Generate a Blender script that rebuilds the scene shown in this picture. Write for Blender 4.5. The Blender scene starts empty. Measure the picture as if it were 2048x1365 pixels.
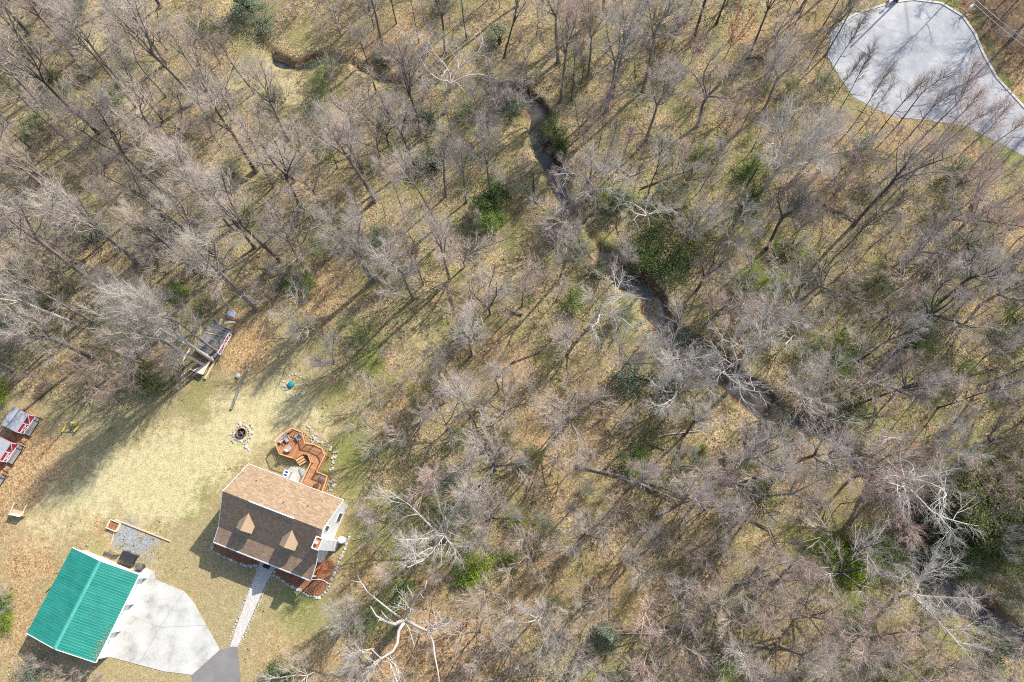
import bpy, math, random
import numpy as np
from mathutils import Matrix, Vector

# ------------------------------------------------------------ camera, sky, sun, exposure
sc = bpy.context.scene
COL = sc.collection
CAM_H, F, NX, NY = 85.0, 1365.0, 1044.0, 1135.0
_a = math.hypot(NX-1024, NY-682.5)
TH, RO = math.atan(_a/F), -math.atan2(NX-1024, NY-682.5)
RM = (Matrix.Rotation(TH, 4, 'X') @ Matrix.Rotation(RO, 4, 'Z'))
cd = bpy.data.cameras.new('camera'); cam = bpy.data.objects.new('camera', cd); COL.objects.link(cam)
cam.matrix_world = Matrix.Translation((0, 0, CAM_H)) @ RM
cd.sensor_width = 36.0; cd.lens = 36.0*F/2048.0; cd.clip_end = 3000; cd.clip_start = 0.5
sc.camera = cam
RN = np.array(RM.to_3x3())

SUN_AZ, SUN_EL = math.radians(43.0), math.radians(38.6)   # towards the sun, measured from +X
w = bpy.data.worlds.new('World'); sc.world = w; w.use_nodes = True
nt = w.node_tree; bg = nt.nodes['Background']
sky = nt.nodes.new('ShaderNodeTexSky'); sky.sky_type = 'NISHITA'; sky.sun_disc = False
sky.sun_elevation = SUN_EL; sky.sun_rotation = math.pi/2-SUN_AZ
sky.dust_density = 1.5
nt.links.new(sky.outputs[0], bg.inputs[0]); bg.inputs[1].default_value = 0.15
ld = bpy.data.lights.new('sun', 'SUN'); ld.energy = 4.3; ld.angle = math.radians(0.53); ld.color = (1, 0.95, 0.88)
lo = bpy.data.objects.new('sun', ld); COL.objects.link(lo)
_sd = Vector((math.cos(SUN_AZ)*math.cos(SUN_EL), math.sin(SUN_AZ)*math.cos(SUN_EL), math.sin(SUN_EL)))
lo.rotation_euler = (-_sd).to_track_quat('-Z', 'Y').to_euler(); lo.location = (0, 0, 60)
sc.view_settings.view_transform = 'Standard'; sc.view_settings.look = 'None'
sc.view_settings.exposure = 0.72; sc.view_settings.gamma = 1
sc.cycles.filter_width = 1.1
sc.cycles.use_denoising = False
sc.cycles.use_adaptive_sampling = True; sc.cycles.adaptive_threshold = 0.02
sc.cycles.max_bounces = 5

rng = np.random.default_rng(7)
random.seed(7)

# ------------------------------------------------------------ helpers
def at(px, py, z=0.0):
    d = RN @ np.array([px-1024.0, -(py-682.5), -F]); t = (z-CAM_H)/d[2]
    return np.array([d[0]*t, d[1]*t, z])
def proj(p):
    q = RN.T @ (np.asarray(p, float)-np.array([0, 0, CAM_H]))
    return 1024+F*q[0]/-q[2], 682.5-F*q[1]/-q[2]
def atl(pts, z=0.0): return [tuple(at(x, y, z)) for x, y in pts]
def tag(o, label=None, cat=None, group=None, kind=None):
    if label: o['label'] = label
    if cat: o['category'] = cat
    if group: o['group'] = group
    if kind: o['kind'] = kind
    return o
def empty(name, loc, rz=0, label=None, cat=None, group=None):
    o = bpy.data.objects.new(name, None); COL.objects.link(o); o.location = loc; o.rotation_euler = (0, 0, rz)
    o.empty_display_size = 0.2
    return tag(o, label, cat, group)
def link(name, me, mat=None, parent=None):
    o = bpy.data.objects.new(name, me); COL.objects.link(o)
    if mat: me.materials.append(mat)
    if parent: o.parent = parent
    return o
class MB:
    def __init__(s): s.v = []; s.f = []
    def add(s, vs, fs):
        n = len(s.v); s.v += [tuple(map(float, p)) for p in vs]; s.f += [tuple(n+i for i in f) for f in fs]; return s
    def box(s, x0, x1, y0, y1, z0, z1):
        return s.add([(x0,y0,z0),(x1,y0,z0),(x1,y1,z0),(x0,y1,z0),(x0,y0,z1),(x1,y0,z1),(x1,y1,z1),(x0,y1,z1)],
            [(3,2,1,0),(4,5,6,7),(0,1,5,4),(1,2,6,5),(2,3,7,6),(3,0,4,7)])
    def prism(s, poly, z0, z1):     # poly in xy, ccw or cw
        n = len(poly); ar = sum(poly[i][0]*poly[(i+1)%n][1]-poly[(i+1)%n][0]*poly[i][1] for i in range(n))
        if ar < 0: poly = poly[::-1]
        return s.add([(p[0],p[1],z0) for p in poly]+[(p[0],p[1],z1) for p in poly],
            [tuple(range(n-1,-1,-1)), tuple(range(n,2*n))]+[(i,(i+1)%n,n+(i+1)%n,n+i) for i in range(n)])
    def extr(s, prof, a0, a1, axis=0):   # profile (b,z) extruded along x (axis 0) or y (axis 1)
        n = len(prof)
        P = (lambda a, b, z: (a, b, z)) if axis == 0 else (lambda a, b, z: (b, a, z))
        return s.add([P(a0,b,z) for b, z in prof]+[P(a1,b,z) for b, z in prof],
            [tuple(range(n)), tuple(range(2*n-1,n-1,-1))]+[(i,n+i,n+(i+1)%n,(i+1)%n) for i in range(n)])
    def beam(s, a, b, w_, h_, up=(0,0,1)):
        a = Vector(a); b = Vector(b); d = (b-a).normalized(); u = Vector(up)
        r = d.cross(u)
        if r.length < 1e-4: r = d.cross(Vector((1,0,0)))
        r.normalize(); q = r.cross(d); r *= w_/2; q *= h_/2
        return s.add([a-r-q,a+r-q,a+r+q,a-r+q,b-r-q,b+r-q,b+r+q,b-r+q],
            [(0,1,2,3),(7,6,5,4),(0,4,5,1),(1,5,6,2),(2,6,7,3),(3,7,4,0)])
    def tube(s, pts, rad, n=8):
        pts = [Vector(p) for p in pts]; rad = rad if hasattr(rad, '__len__') else [rad]*len(pts)
        k0 = len(s.v); ref = None
        for i, p in enumerate(pts):
            t = (pts[min(i+1,len(pts)-1)]-pts[max(i-1,0)]).normalized()
            if ref is None: ref = t.orthogonal().normalized()
            ref = (ref-t*ref.dot(t)).normalized(); b = t.cross(ref)
            for k in range(n):
                a = 2*math.pi*k/n; s.v.append(tuple(p+(ref*math.cos(a)+b*math.sin(a))*rad[i]))
        for i in range(len(pts)-1):
            for k in range(n):
                s.f.append((k0+i*n+k, k0+i*n+(k+1)%n, k0+(i+1)*n+(k+1)%n, k0+(i+1)*n+k))
        s.f.append(tuple(k0+k for k in range(n-1,-1,-1))); s.f.append(tuple(k0+(len(pts)-1)*n+k for k in range(n)))
        return s
    def lathe(s, prof, c=(0,0), n=20):   # prof (r,z)
        k0 = len(s.v)
        for r, z in prof:
            for k in range(n):
                a = 2*math.pi*k/n; s.v.append((c[0]+r*math.cos(a), c[1]+r*math.sin(a), z))
        for i in range(len(prof)-1):
            for k in range(n):
                s.f.append((k0+i*n+k, k0+i*n+(k+1)%n, k0+(i+1)*n+(k+1)%n, k0+(i+1)*n+k))
        s.f.append(tuple(k0+k for k in range(n-1,-1,-1))); s.f.append(tuple(k0+(len(prof)-1)*n+k for k in range(n)))
        return s
    def rock(s, c, r, sq=0.6):
        rr = random.Random(hash((round(c[0],3), round(c[1],3))) & 0xffff)
        k0 = len(s.v); n = 6
        for z, q in ((-.5, .75), (.15, 1.0), (.75, .62)):
            for k in range(n):
                a = 2*math.pi*k/n+z; m = r*q*rr.uniform(.8, 1.2)
                s.v.append((c[0]+m*math.cos(a), c[1]+m*math.sin(a), c[2]+z*r*sq*rr.uniform(.85, 1.15)))
        for i in range(2):
            for k in range(n): s.f.append((k0+i*n+k, k0+i*n+(k+1)%n, k0+(i+1)*n+(k+1)%n, k0+(i+1)*n+k))
        s.f.append(tuple(k0+k for k in range(n-1,-1,-1))); s.f.append(tuple(k0+2*n+k for k in range(n)))
        return s
    def build(s, name, mat, parent=None, smooth=False, bevel=0):
        me = bpy.data.meshes.new(name); me.from_pydata(s.v, [], s.f); me.update()
        if smooth: me.shade_smooth()
        o = link(name, me, mat, parent)
        if bevel:
            m = o.modifiers.new('bevel', 'BEVEL'); m.width = bevel; m.segments = 2; m.limit_method = 'ANGLE'
        return o
def mesh_np(name, V, Q, smooth=False):
    me = bpy.data.meshes.new(name); V = np.asarray(V, np.float32); Q = np.asarray(Q, np.int32); k = Q.shape[1]
    me.vertices.add(len(V)); me.vertices.foreach_set('co', V.ravel())
    me.loops.add(Q.size); me.loops.foreach_set('vertex_index', Q.ravel())
    me.polygons.add(len(Q)); me.polygons.foreach_set('loop_start', np.arange(0, Q.size, k, dtype=np.int32))
    me.update(calc_edges=True); me.validate()
    if smooth: me.shade_smooth()
    return me

# ------------------------------------------------------------ materials
class NT:
    def __init__(s, name, rough=0.9):
        s.m = bpy.data.materials.new(name); s.m.use_nodes = True; s.t = s.m.node_tree
        s.b = s.t.nodes['Principled BSDF']; s.b.inputs['Roughness'].default_value = rough
        s.b.inputs['Specular IOR Level'].default_value = 0.25
    def n(s, typ, **kw):
        o = s.t.nodes.new(typ)
        for k, v in kw.items():
            if k.startswith('i_'): o.inputs[k[2:]].default_value = v
            else: setattr(o, k, v)
        return o
    def l(s, a, b): s.t.links.new(a, b)
    def coord(s, scale=(1,1,1), rot=(0,0,0), kind='Object'):
        c = s.n('ShaderNodeTexCoord'); m = s.n('ShaderNodeMapping'); m.inputs['Scale'].default_value = scale; m.inputs['Rotation'].default_value = rot
        s.l(c.outputs[kind], m.inputs[0]); return m.outputs[0]
    def noise(s, vec, scale, detail=4, rough=0.6):
        o = s.n('ShaderNodeTexNoise'); o.inputs['Scale'].default_value = scale; o.inputs['Detail'].default_value = detail; o.inputs['Roughness'].default_value = rough
        s.l(vec, o.inputs['Vector']); return o.outputs[0]
    def vor(s, vec, scale):
        o = s.n('ShaderNodeTexVoronoi'); o.inputs['Scale'].default_value = scale; s.l(vec, o.inputs['Vector']); return o
    def ramp(s, fac, stops, interp='LINEAR'):
        o = s.n('ShaderNodeValToRGB'); e = o.color_ramp.elements; o.color_ramp.interpolation = interp
        while len(e) < len(stops): e.new(0.5)
        for i, (p, c) in enumerate(stops):
            e[i].position = p; e[i].color = (c[0], c[1], c[2], 1) if hasattr(c, '__len__') else (c, c, c, 1)
        s.l(fac, o.inputs[0]); return o.outputs[0]
    def mix(s, fac, a, b, blend='MIX'):
        o = s.n('ShaderNodeMix'); o.data_type = 'RGBA'; o.blend_type = blend
        for idx, v in ((0, fac), (6, a), (7, b)):
            if hasattr(v, 'is_output'): s.l(v, o.inputs[idx])
            else: o.inputs[idx].default_value = v if idx == 0 else (v[0], v[1], v[2], 1)
        return o.outputs[2]
    def math(s, op, a, b=0.0, clamp=False):
        o = s.n('ShaderNodeMath'); o.operation = op; o.use_clamp = clamp
        for i, v in enumerate((a, b)):
            if hasattr(v, 'is_output'): s.l(v, o.inputs[i])
            else: o.inputs[i].default_value = v
        return o.outputs[0]
    def col(s, c):
        if hasattr(c, 'is_output'): s.l(c, s.b.inputs['Base Color'])
        else: s.b.inputs['Base Color'].default_value = (c[0], c[1], c[2], 1)
        return s
    def bump(s, h, strength=0.5, dist=0.05):
        o = s.n('ShaderNodeBump'); o.inputs['Strength'].default_value = strength; o.inputs['Distance'].default_value = dist
        s.l(h, o.inputs['Height']); s.l(o.outputs[0], s.b.inputs['Normal']); return s
def speck(name, c, var=0.25, scale=6, rough=0.85, bump=0.3, metal=0):
    t = NT(name, rough); v = t.coord(); n = t.noise(v, scale, 6, 0.7)
    t.col(t.ramp(n, [(0.3, [x*(1-var) for x in c]), (0.7, [min(1, x*(1+var)) for x in c])]))
    if bump: t.bump(n, bump, 0.03)
    t.b.inputs['Metallic'].default_value = metal
    return t.m
def bark_mat(name, lo, hi, bandy=0.0):
    t = NT(name, 0.95); v = t.coord((1, 1, 0.25)); n = t.noise(v, 5, 5, 0.7)
    oi = t.n('ShaderNodeObjectInfo')
    c = t.ramp(n, [(0.3, lo), (0.68, hi)])
    if bandy:
        n2 = t.noise(t.coord(), 1.1, 3, 0.6); c = t.mix(t.ramp(n2, [(0.45, 0), (0.6, bandy)]), c, (0.62, 0.58, 0.5))
    f = t.ramp(oi.outputs['Random'], [(0, (0.78, 0.78, 0.8)), (0.5, (1, 0.98, 0.95)), (1, (1.0, 0.9, 0.86))])
    c = t.mix(1.0, c, f, 'MULTIPLY'); t.col(c); t.bump(n, 0.6, 0.03)
    return t.m
def twig_mat(name, a, b):
    t = NT(name, 0.8); oi = t.n('ShaderNodeObjectInfo'); c = t.ramp(oi.outputs['Random'], [(0, a), (1, b)])
    n = t.noise(t.coord(), 0.5, 2, 0.5)
    c = t.mix(t.ramp(n, [(0.35, 0.0), (0.7, 0.5)]), c, [x*0.72 for x in a]); t.col(c); return t.m
def leaf_mat(name, stops):
    t = NT(name, 0.75); geo = t.n('ShaderNodeNewGeometry'); v = t.coord(); n = t.noise(v, 0.9, 4, 0.65)
    oi = t.n('ShaderNodeObjectInfo')
    f = t.math('ADD', t.math('MULTIPLY', n, 0.75), t.math('MULTIPLY', geo.outputs['Random Per Island'], 0.35))
    f = t.math('SUBTRACT', f, 0.05)
    c = t.ramp(f, stops); t.col(c)
    t.b.inputs['Subsurface Weight'].default_value = 0.0
    # leaves pass a little light
    tr = t.n('ShaderNodeBsdfTranslucent'); t.l(c, tr.inputs['Color']); ms = t.n('ShaderNodeMixShader'); ms.inputs[0].default_value = 0.4
    out = t.t.nodes['Material Output']; t.l(t.b.outputs[0], ms.inputs[1]); t.l(tr.outputs[0], ms.inputs[2]); t.l(ms.outputs[0], out.inputs[0])
    return t.m
M = {}
M['bark_grey'] = bark_mat('bark_grey', (0.11, 0.095, 0.085), (0.33, 0.295, 0.27))
M['bark_dark'] = bark_mat('bark_dark', (0.05, 0.042, 0.04), (0.15, 0.13, 0.12))
M['bark_pale'] = bark_mat('bark_pale', (0.34, 0.31, 0.28), (0.60, 0.56, 0.50), 0.7)
M['bark_dead'] = bark_mat('bark_dead', (0.36, 0.31, 0.27), (0.62, 0.55, 0.48))
M['twig_grey'] = twig_mat('twig_grey', (0.43, 0.37, 0.32), (0.55, 0.475, 0.41))
M['twig_tan'] = twig_mat('twig_tan', (0.48, 0.39, 0.31), (0.57, 0.47, 0.38))
M['twig_red'] = twig_mat('twig_red', (0.50, 0.365, 0.30), (0.55, 0.41, 0.345))
M['twig_pale'] = twig_mat('twig_pale', (0.47, 0.43, 0.38), (0.59, 0.54, 0.475))
M['twig_dark'] = twig_mat('twig_dark', (0.16, 0.13, 0.12), (0.24, 0.20, 0.18))
M['bud_red'] = twig_mat('bud_red', (0.42, 0.10, 0.07), (0.52, 0.16, 0.11))
M['leaf_dark'] = leaf_mat('leaf_dark', [(0.2, (0.05, 0.08, 0.03)), (0.5, (0.12, 0.175, 0.055)), (0.8, (0.24, 0.31, 0.10))])
M['leaf_mid'] = leaf_mat('leaf_mid', [(0.2, (0.09, 0.14, 0.04)), (0.5, (0.20, 0.29, 0.075)), (0.8, (0.36, 0.45, 0.14))])
M['leaf_lime'] = leaf_mat('leaf_lime', [(0.2, (0.16, 0.22, 0.03)), (0.5, (0.32, 0.42, 0.05)), (0.8, (0.50, 0.60, 0.10))])
M['leaf_grey'] = leaf_mat('leaf_grey', [(0.2, (0.14, 0.18, 0.12)), (0.5, (0.24, 0.28, 0.19)), (0.8, (0.36, 0.40, 0.28))])
M['leaf_olive'] = leaf_mat('leaf_olive', [(0.2, (0.09, 0.10, 0.035)), (0.5, (0.18, 0.195, 0.065)), (0.8, (0.34, 0.36, 0.14))])

# ------------------------------------------------------------ terrain
def poly_sd(X, Y, P):      # signed distance, positive inside
    P = np.array(P, float)[:, :2]; n = len(P); d = np.full(X.shape, 1e9); ins = np.zeros(X.shape, bool)
    for i in range(n):
        ax, ay = P[i]; bx, by = P[(i+1) % n]; ex, ey = bx-ax, by-ay
        t = np.clip(((X-ax)*ex+(Y-ay)*ey)/(ex*ex+ey*ey+1e-12), 0, 1)
        d = np.minimum(d, np.hypot(X-ax-t*ex, Y-ay-t*ey))
        c = ((ay > Y) != (by > Y)) & (X < (bx-ax)*(Y-ay)/(by-ay+1e-12)+ax); ins ^= c
    return np.where(ins, d, -d)
def line_d(X, Y, P):
    P = np.array(P, float)[:, :2]; d = np.full(X.shape, 1e9)
    for i in range(len(P)-1):
        ax, ay = P[i]; ex, ey = P[i+1]-P[i]
        t = np.clip(((X-ax)*ex+(Y-ay)*ey)/(ex*ex+ey*ey+1e-12), 0, 1); d = np.minimum(d, np.hypot(X-ax-t*ex, Y-ay-t*ey))
    return d
def vnoise(X, Y, s, seed):
    r = np.random.default_rng(seed); G = r.random((256, 256)); x = X/s+1000; y = Y/s+1000
    i = np.floor(x).astype(int); j = np.floor(y).astype(int); fx = x-i; fy = y-j; fx = fx*fx*(3-2*fx); fy = fy*fy*(3-2*fy)
    g = lambda a, b: G[a % 256, b % 256]
    return (g(i,j)*(1-fx)+g(i+1,j)*fx)*(1-fy)+(g(i,j+1)*(1-fx)+g(i+1,j+1)*fx)*fy
sst = lambda a, b, x: (lambda t: t*t*(3-2*t))(np.clip((x-a)/(b-a), 0, 1))

CREEK = atl([(440,-60),(485,10),(515,70),(545,118),(590,128),(640,112),(700,120),(760,150),(830,165),(900,158),(965,165),(1020,180),(1060,196),(1085,225),(1082,262),
    (1088,305),(1105,350),(1130,400),(1170,450),(1205,500),(1245,548),(1300,585),(1325,630),(1350,670),(1400,705),(1440,735),(1470,770),(1530,815),
    (1610,845),(1680,885),(1735,935),(1790,985),(1828,1040),(1840,1100),(1885,1165),(1950,1215),(2010,1270),(2100,1330)])
YARD = atl([(-260,700),(-60,790),(40,800),(200,830),(330,800),(440,765),(470,640),(560,640),(650,760),(720,860),(730,980),(700,1060),(690,1230),(600,1480),(-260,1480)])
ROADP = [(1663,62),(1655,113),(1676,150),(1707,195),(1752,219),(1793,236),(1844,240),(1930,252),(1990,282),(2046,312),(2160,370),(2260,400),(2260,330),(2150,290),
    (2048,219),(1991,157),(1964,109),(1947,68),(1923,34),(1882,9),(1827,2),(1786,7),(1741,21),(1711,31)]
ROAD = atl(ROADP)
xs = np.concatenate([[-900,-500,-300,-180], np.arange(-112, 112.1, 0.55), [180,300,500,900]])
ys = np.concatenate([[-700,-350,-150,-70], np.arange(-34, 125.1, 0.55), [170,260,450,900]])
GX, GY = np.meshgrid(xs, ys, indexing='ij')
def WID(X, Y):        # the stream is narrow between its pools
    o_ = .45+.9*sst(10, -4, X)
    for px, py, r in ((545,118,9),(1085,260,5),(1280,575,6),(1340,650,5),(1470,765,5),(1845,1090,8),(1060,190,3)):
        q = at(px, py); o_ = o_-.8*sst(r+3, r-1, np.hypot(X-q[0], Y-q[1]))
    return np.maximum(o_, .0)
def height(X, Y):
    X = np.asarray(X, float); Y = np.asarray(Y, float)
    flat = np.maximum(sst(-6, 0, poly_sd(X, Y, YARD)), sst(-5, 0, poly_sd(X, Y, ROAD)))
    far = sst(110, 60, np.hypot(X, Y-35))*0+1
    h = (vnoise(X, Y, 9, 1)-.5)*0.9+(vnoise(X, Y, 3.1, 2)-.5)*0.3
    cr = line_d(X, Y, CREEK)+(vnoise(X, Y, 2.6, 3)-.5)*1.4+(vnoise(X, Y, 11, 4)-.3)*1.9+1.0*sst(8, 2, np.abs(X+6-0*Y))*0+WID(X, Y)
    h = h*(1-flat)*far*sst(0.5, 5, cr)
    return h-1.5*sst(2.5, .9, cr)
GZ = height(GX, GY)
def gz(x, y): return float(height(np.array([x]), np.array([y]))[0])
nx, ny = GX.shape
V = np.stack([GX.ravel(), GY.ravel(), GZ.ravel()], 1)
I = np.arange(nx*ny).reshape(nx, ny)
Q = np.stack([I[:-1,:-1].ravel(), I[1:,:-1].ravel(), I[1:,1:].ravel(), I[:-1,1:].ravel()], 1)
gme = mesh_np('ground', V, Q, True)
def blob(lst, sharp=1.0):
    a = np.zeros(GX.shape)
    jx = (vnoise(GX, GY, 2.2, 11)-.5)*3; jy = (vnoise(GX, GY, 2.2, 12)-.5)*3
    for px, py, r, wgt in lst:
        p = at(px, py); d = np.hypot(GX-p[0]+jx, GY-p[1]+jy)/r
        a = np.maximum(a, wgt*np.clip(1.4-d*1.0, 0, 1)**sharp)
    return np.clip(a, 0, 1)
wig = (vnoise(GX, GY, 1.7, 21)-.5)*1.6+(vnoise(GX, GY, 4.5, 22)-.5)*2.2
STRAW = atl([(85,1062),(105,1000),(165,935),(235,895),(320,865),(400,835),(455,775),(550,735),(625,780),(655,830),(640,860),(560,862),(540,900),(470,935),(420,985),(350,1035),(290,1048),(190,1042)])
straw = sst(-2.6, 3.0, poly_sd(GX, GY, STRAW)+wig*1.5)
straw = np.maximum(straw, blob([(520,175,5,.5),(570,185,3.5,.6),(480,160,4,.4),(200,80,4,.6),(150,260,4,.5),(300,210,4,.5),(260,380,4,.35),(560,1250,4,.25),
    (1420,560,5,.3),(1750,430,6,.3),(1280,640,3,.5),(840,690,4,.35),(1520,120,3,.3),(80,1050,3,.5)]))
yardm = sst(-3, 2, poly_sd(GX, GY, YARD)+wig)
green = blob([(370,975,2.4,1),(362,1000,2.0,1),(385,960,1.8,1),(470,830,2,.5),(420,845,2.5,.6),(600,905,3,.55),(690,900,4,.75),(700,960,3.5,.6),(660,800,3,.5),(745,740,2.2,.9),(770,800,3,.5),(735,700,2,.8),(800,760,2.5,.6),(700,870,3,.7),(760,900,3,.6),(770,1060,5,.55),(800,1130,3,.7),(720,1100,4,.5),
    (590,1215,4,.75),(640,1220,3,.5),(400,800,4,.5),(250,740,4,.5),(120,700,4,.4),(20,1000,2,.3),(500,1150,2,.4),(540,1190,2,.5),(180,1130,2,.5),(900,640,3,.4),(1000,440,5,.4),
    (1340,390,6,.5),(1400,330,5,.5),(1500,470,6,.5),(1250,650,3,.6),(1640,700,6,.5),(1480,330,5,.5),(1700,830,5,.5),(1900,1080,9,.6),(1960,950,8,.6),(1680,1130,6,.8),
    (1930,1250,6,.5),(100,230,6,.45),(200,160,6,.4),(60,560,5,.3),(330,420,5,.35),(500,330,6,.35),(640,480,6,.3),(850,290,7,.4),(940,1130,5,.5),(1030,1020,3,.4),
    (1180,480,4,.5),(1140,560,4,.4),(1550,600,6,.6),(1240,400,5,.5),(1850,650,6,.45),(1440,1310,4,.5),(1300,1340,4,.4),(560,200,4,.5),(350,620,4,.5),(1980,40,3,.2)])
verge = sst(2.6, 1.0, np.abs(poly_sd(GX, GY, ROAD)+1.2))*sst(60, 64, GX)
green = np.maximum(green, verge*0.8*sst(0.35, .6, vnoise(GX, GY, 1.3, 31)+.1))
rust = blob([(60,1120,5,.85),(20,1250,6,.7),(120,1060,4,.7),(60,1320,5,.7),(220,1075,2.5,.6),(190,1050,2.5,.8),(30,920,5,1),(60,900,4,1),(90,960,4,.8),(40,990,4,.9),(110,880,3,.7),(10,1040,4,.8),(500,700,4,.95),(480,650,3,.8),(530,620,4,.6),
    (120,710,3,.9),(80,740,3,.6),(20,860,3,.7),(600,500,5,.4),(680,560,6,.5),(640,600,5,.6),(780,840,3,.7),(820,780,5,.6),(560,1290,5,.6),(620,1320,5,.7),(420,1180,4,.35),(350,1200,3,.3),
    (730,1150,4,.7),(850,1180,4,.7),(900,1320,8,.8),(800,1330,6,.8),(1050,1150,9,.5),(1100,900,8,.6),(1000,730,6,.6),(1180,800,7,.5),(1350,1000,8,.45),(1250,1150,9,.45),(760,100,6,.6),
    (830,70,6,.6),(1000,60,8,.35),(1560,90,7,.6),(1600,60,6,.6),(1500,230,6,.45),(1700,260,4,.5),(1820,270,7,.6),(1930,290,6,.6),(1620,370,5,.6),(1980,30,9,.9),(2030,120,8,1),(2040,200,6,1),
    (1930,10,5,.7),(2030,480,6,.5),(1960,620,6,.4),(400,500,6,.25),(180,520,5,.3),(240,560,5,.4),(1580,950,4,.5),(1620,840,4,.6),(1660,1040,4,.5),(2000,1180,4,.6),(1550,1250,8,.35)])
dark = blob([(2010,60,7,.8),(1990,10,7,.8),(1990,130,3,.7),(740,85,4,.6),(720,65,3,.5),(1560,110,4,.4),(1640,90,3,.3),(20,560,3,.3),(90,770,1.5,.9)])
crd = line_d(GX, GY, CREEK)+(vnoise(GX, GY, 2.6, 3)-.5)*1.4+(vnoise(GX, GY, 11, 4)-.3)*1.9+WID(GX, GY)
bank = sst(2.9, 1.7, crd)*(0.12+0.3*sst(.45, .7, vnoise(GX, GY, 6, 41))+blob([(1060,190,4,1),(1305,552,4,1),(1400,700,4,.8),(1665,835,4,1),(1010,170,3,.8),(590,115,3,.5),(1860,1050,4,.8),(2000,1190,4,.6),(1500,790,3,.5)]))
gravel = blob([(262,1078,2.1,1),(280,1086,1.6,1),(245,1076,1.5,.9)])
for nm, a in (('gravel', gravel), ('straw', straw), ('green', green), ('rust', rust), ('dark', dark), ('bank', bank), ('yard', yardm)):
    at_ = gme.attributes.new(nm, 'FLOAT', 'POINT'); at_.data.foreach_set('value', a.ravel().astype(np.float32))
t = NT('ground', 0.97)
v = t.coord()
n_big = t.noise(v, 0.22, 5, 0.6); n_mid = t.noise(v, 1.1, 6, 0.72); n_fine = t.noise(v, 5.5, 5, 0.75)
vo = t.vor(v, 6.5); sep = t.n('ShaderNodeSeparateColor'); t.l(vo.outputs['Color'], sep.inputs[0])
vo2 = t.vor(v, 9.0); sep2 = t.n('ShaderNodeSeparateColor'); t.l(vo2.outputs['Color'], sep2.inputs[0])
leaf = t.ramp(sep.outputs[0], [(0.0, (0.08, 0.05, 0.026)), (0.3, (0.24, 0.16, 0.082)), (0.65, (0.40, 0.285, 0.16)), (1.0, (0.62, 0.48, 0.30))])
leaf2 = t.ramp(sep2.outputs[1], [(0.0, (0.065, 0.05, 0.022)), (0.35, (0.21, 0.165, 0.072)), (0.75, (0.37, 0.30, 0.145)), (1.0, (0.56, 0.47, 0.26))])
woods = t.mix(t.ramp(n_mid, [(0.42, 0), (0.58, 1)]), leaf, leaf2)
woods = t.mix(t.math('MULTIPLY', t.ramp(n_big, [(0.44, 0), (0.62, 1)]), 0.6), woods, t.ramp(n_fine, [(0.35, (0.09, 0.10, 0.03)), (0.7, (0.31, 0.31, 0.11))]))
def attr(nm, lo=0.3, hi=0.6, jit=0.5, nz=None):
    a = t.n('ShaderNodeAttribute'); a.attribute_name = nm
    j = t.math('MULTIPLY', t.math('SUBTRACT', nz or n_mid, 0.5), jit*1.6)
    return t.ramp(t.math('ADD', a.outputs['Fac'], j), [(lo, 0), (hi, 1)])
yardc = t.mix(t.ramp(n_mid, [(0.35, 0), (0.65, 1)]), t.ramp(n_fine, [(0.3, (0.20, 0.17, 0.07)), (0.7, (0.40, 0.34, 0.16))]), t.ramp(sep2.outputs[0], [(0, (0.28, 0.20, 0.10)), (1, (0.52, 0.42, 0.24))]))
c = t.mix(attr('yard'), woods, yardc)
rustc = t.ramp(sep.outputs[1], [(0.0, (0.16, 0.075, 0.03)), (0.4, (0.38, 0.21, 0.09)), (0.75, (0.54, 0.34, 0.17)), (1.0, (0.66, 0.47, 0.29))])
c = t.mix(t.math('MULTIPLY', attr('rust', 0.25, 0.85, 0.9), 0.75), c, rustc)
greenc = t.ramp(n_fine, [(0.3, (0.05, 0.075, 0.015)), (0.5, (0.16, 0.19, 0.04)), (0.72, (0.36, 0.36, 0.11))])
c = t.mix(t.math('MULTIPLY', attr('green', 0.25, 0.75, 0.9), 0.8), c, greenc)
strawc = t.ramp(t.math('ADD', t.math('MULTIPLY', n_fine, 0.6), t.math('MULTIPLY', n_mid, 0.4)), [(0.32, (0.20, 0.18, 0.07)), (0.43, (0.42, 0.365, 0.175)), (0.53, (0.57, 0.49, 0.27)), (0.7, (0.72, 0.61, 0.37))])
c = t.mix(t.math('MULTIPLY', attr('straw', 0.2, 0.85, 1.1), 0.95), c, strawc)
c = t.mix(t.math('MULTIPLY', t.math('MULTIPLY', attr('yard'), t.ramp(t.noise(v, 2.3, 6, .8), [(0.52, 0), (0.66, 1)])), .6), c, (0.21, 0.17, 0.08))
c = t.mix(t.math('MULTIPLY', attr('dark', 0.2, 0.8, 0.9), 0.8), c, (0.07, 0.045, 0.03))
c = t.mix(attr('gravel', 0.3, 0.9, 0.9, n_fine), c, t.ramp(sep2.outputs[2], [(0, (0.20, 0.21, 0.215)), (1, (0.38, 0.39, 0.40))]))
bankc = t.ramp(n_mid, [(0.35, (0.06, 0.04, 0.025)), (0.55, (0.16, 0.095, 0.055)), (0.72, (0.32, 0.23, 0.14))])
c = t.mix(attr('bank', 0.25, 0.6, 0.4), c, bankc)
t.col(c)
hb = t.math('ADD', t.math('MULTIPLY', n_fine, 0.5), t.math('MULTIPLY', sep.outputs[2], 0.35))
t.bump(hb, 1.0, 0.16)
ground = link('ground', gme, t.m); tag(ground, kind='structure')

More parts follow.
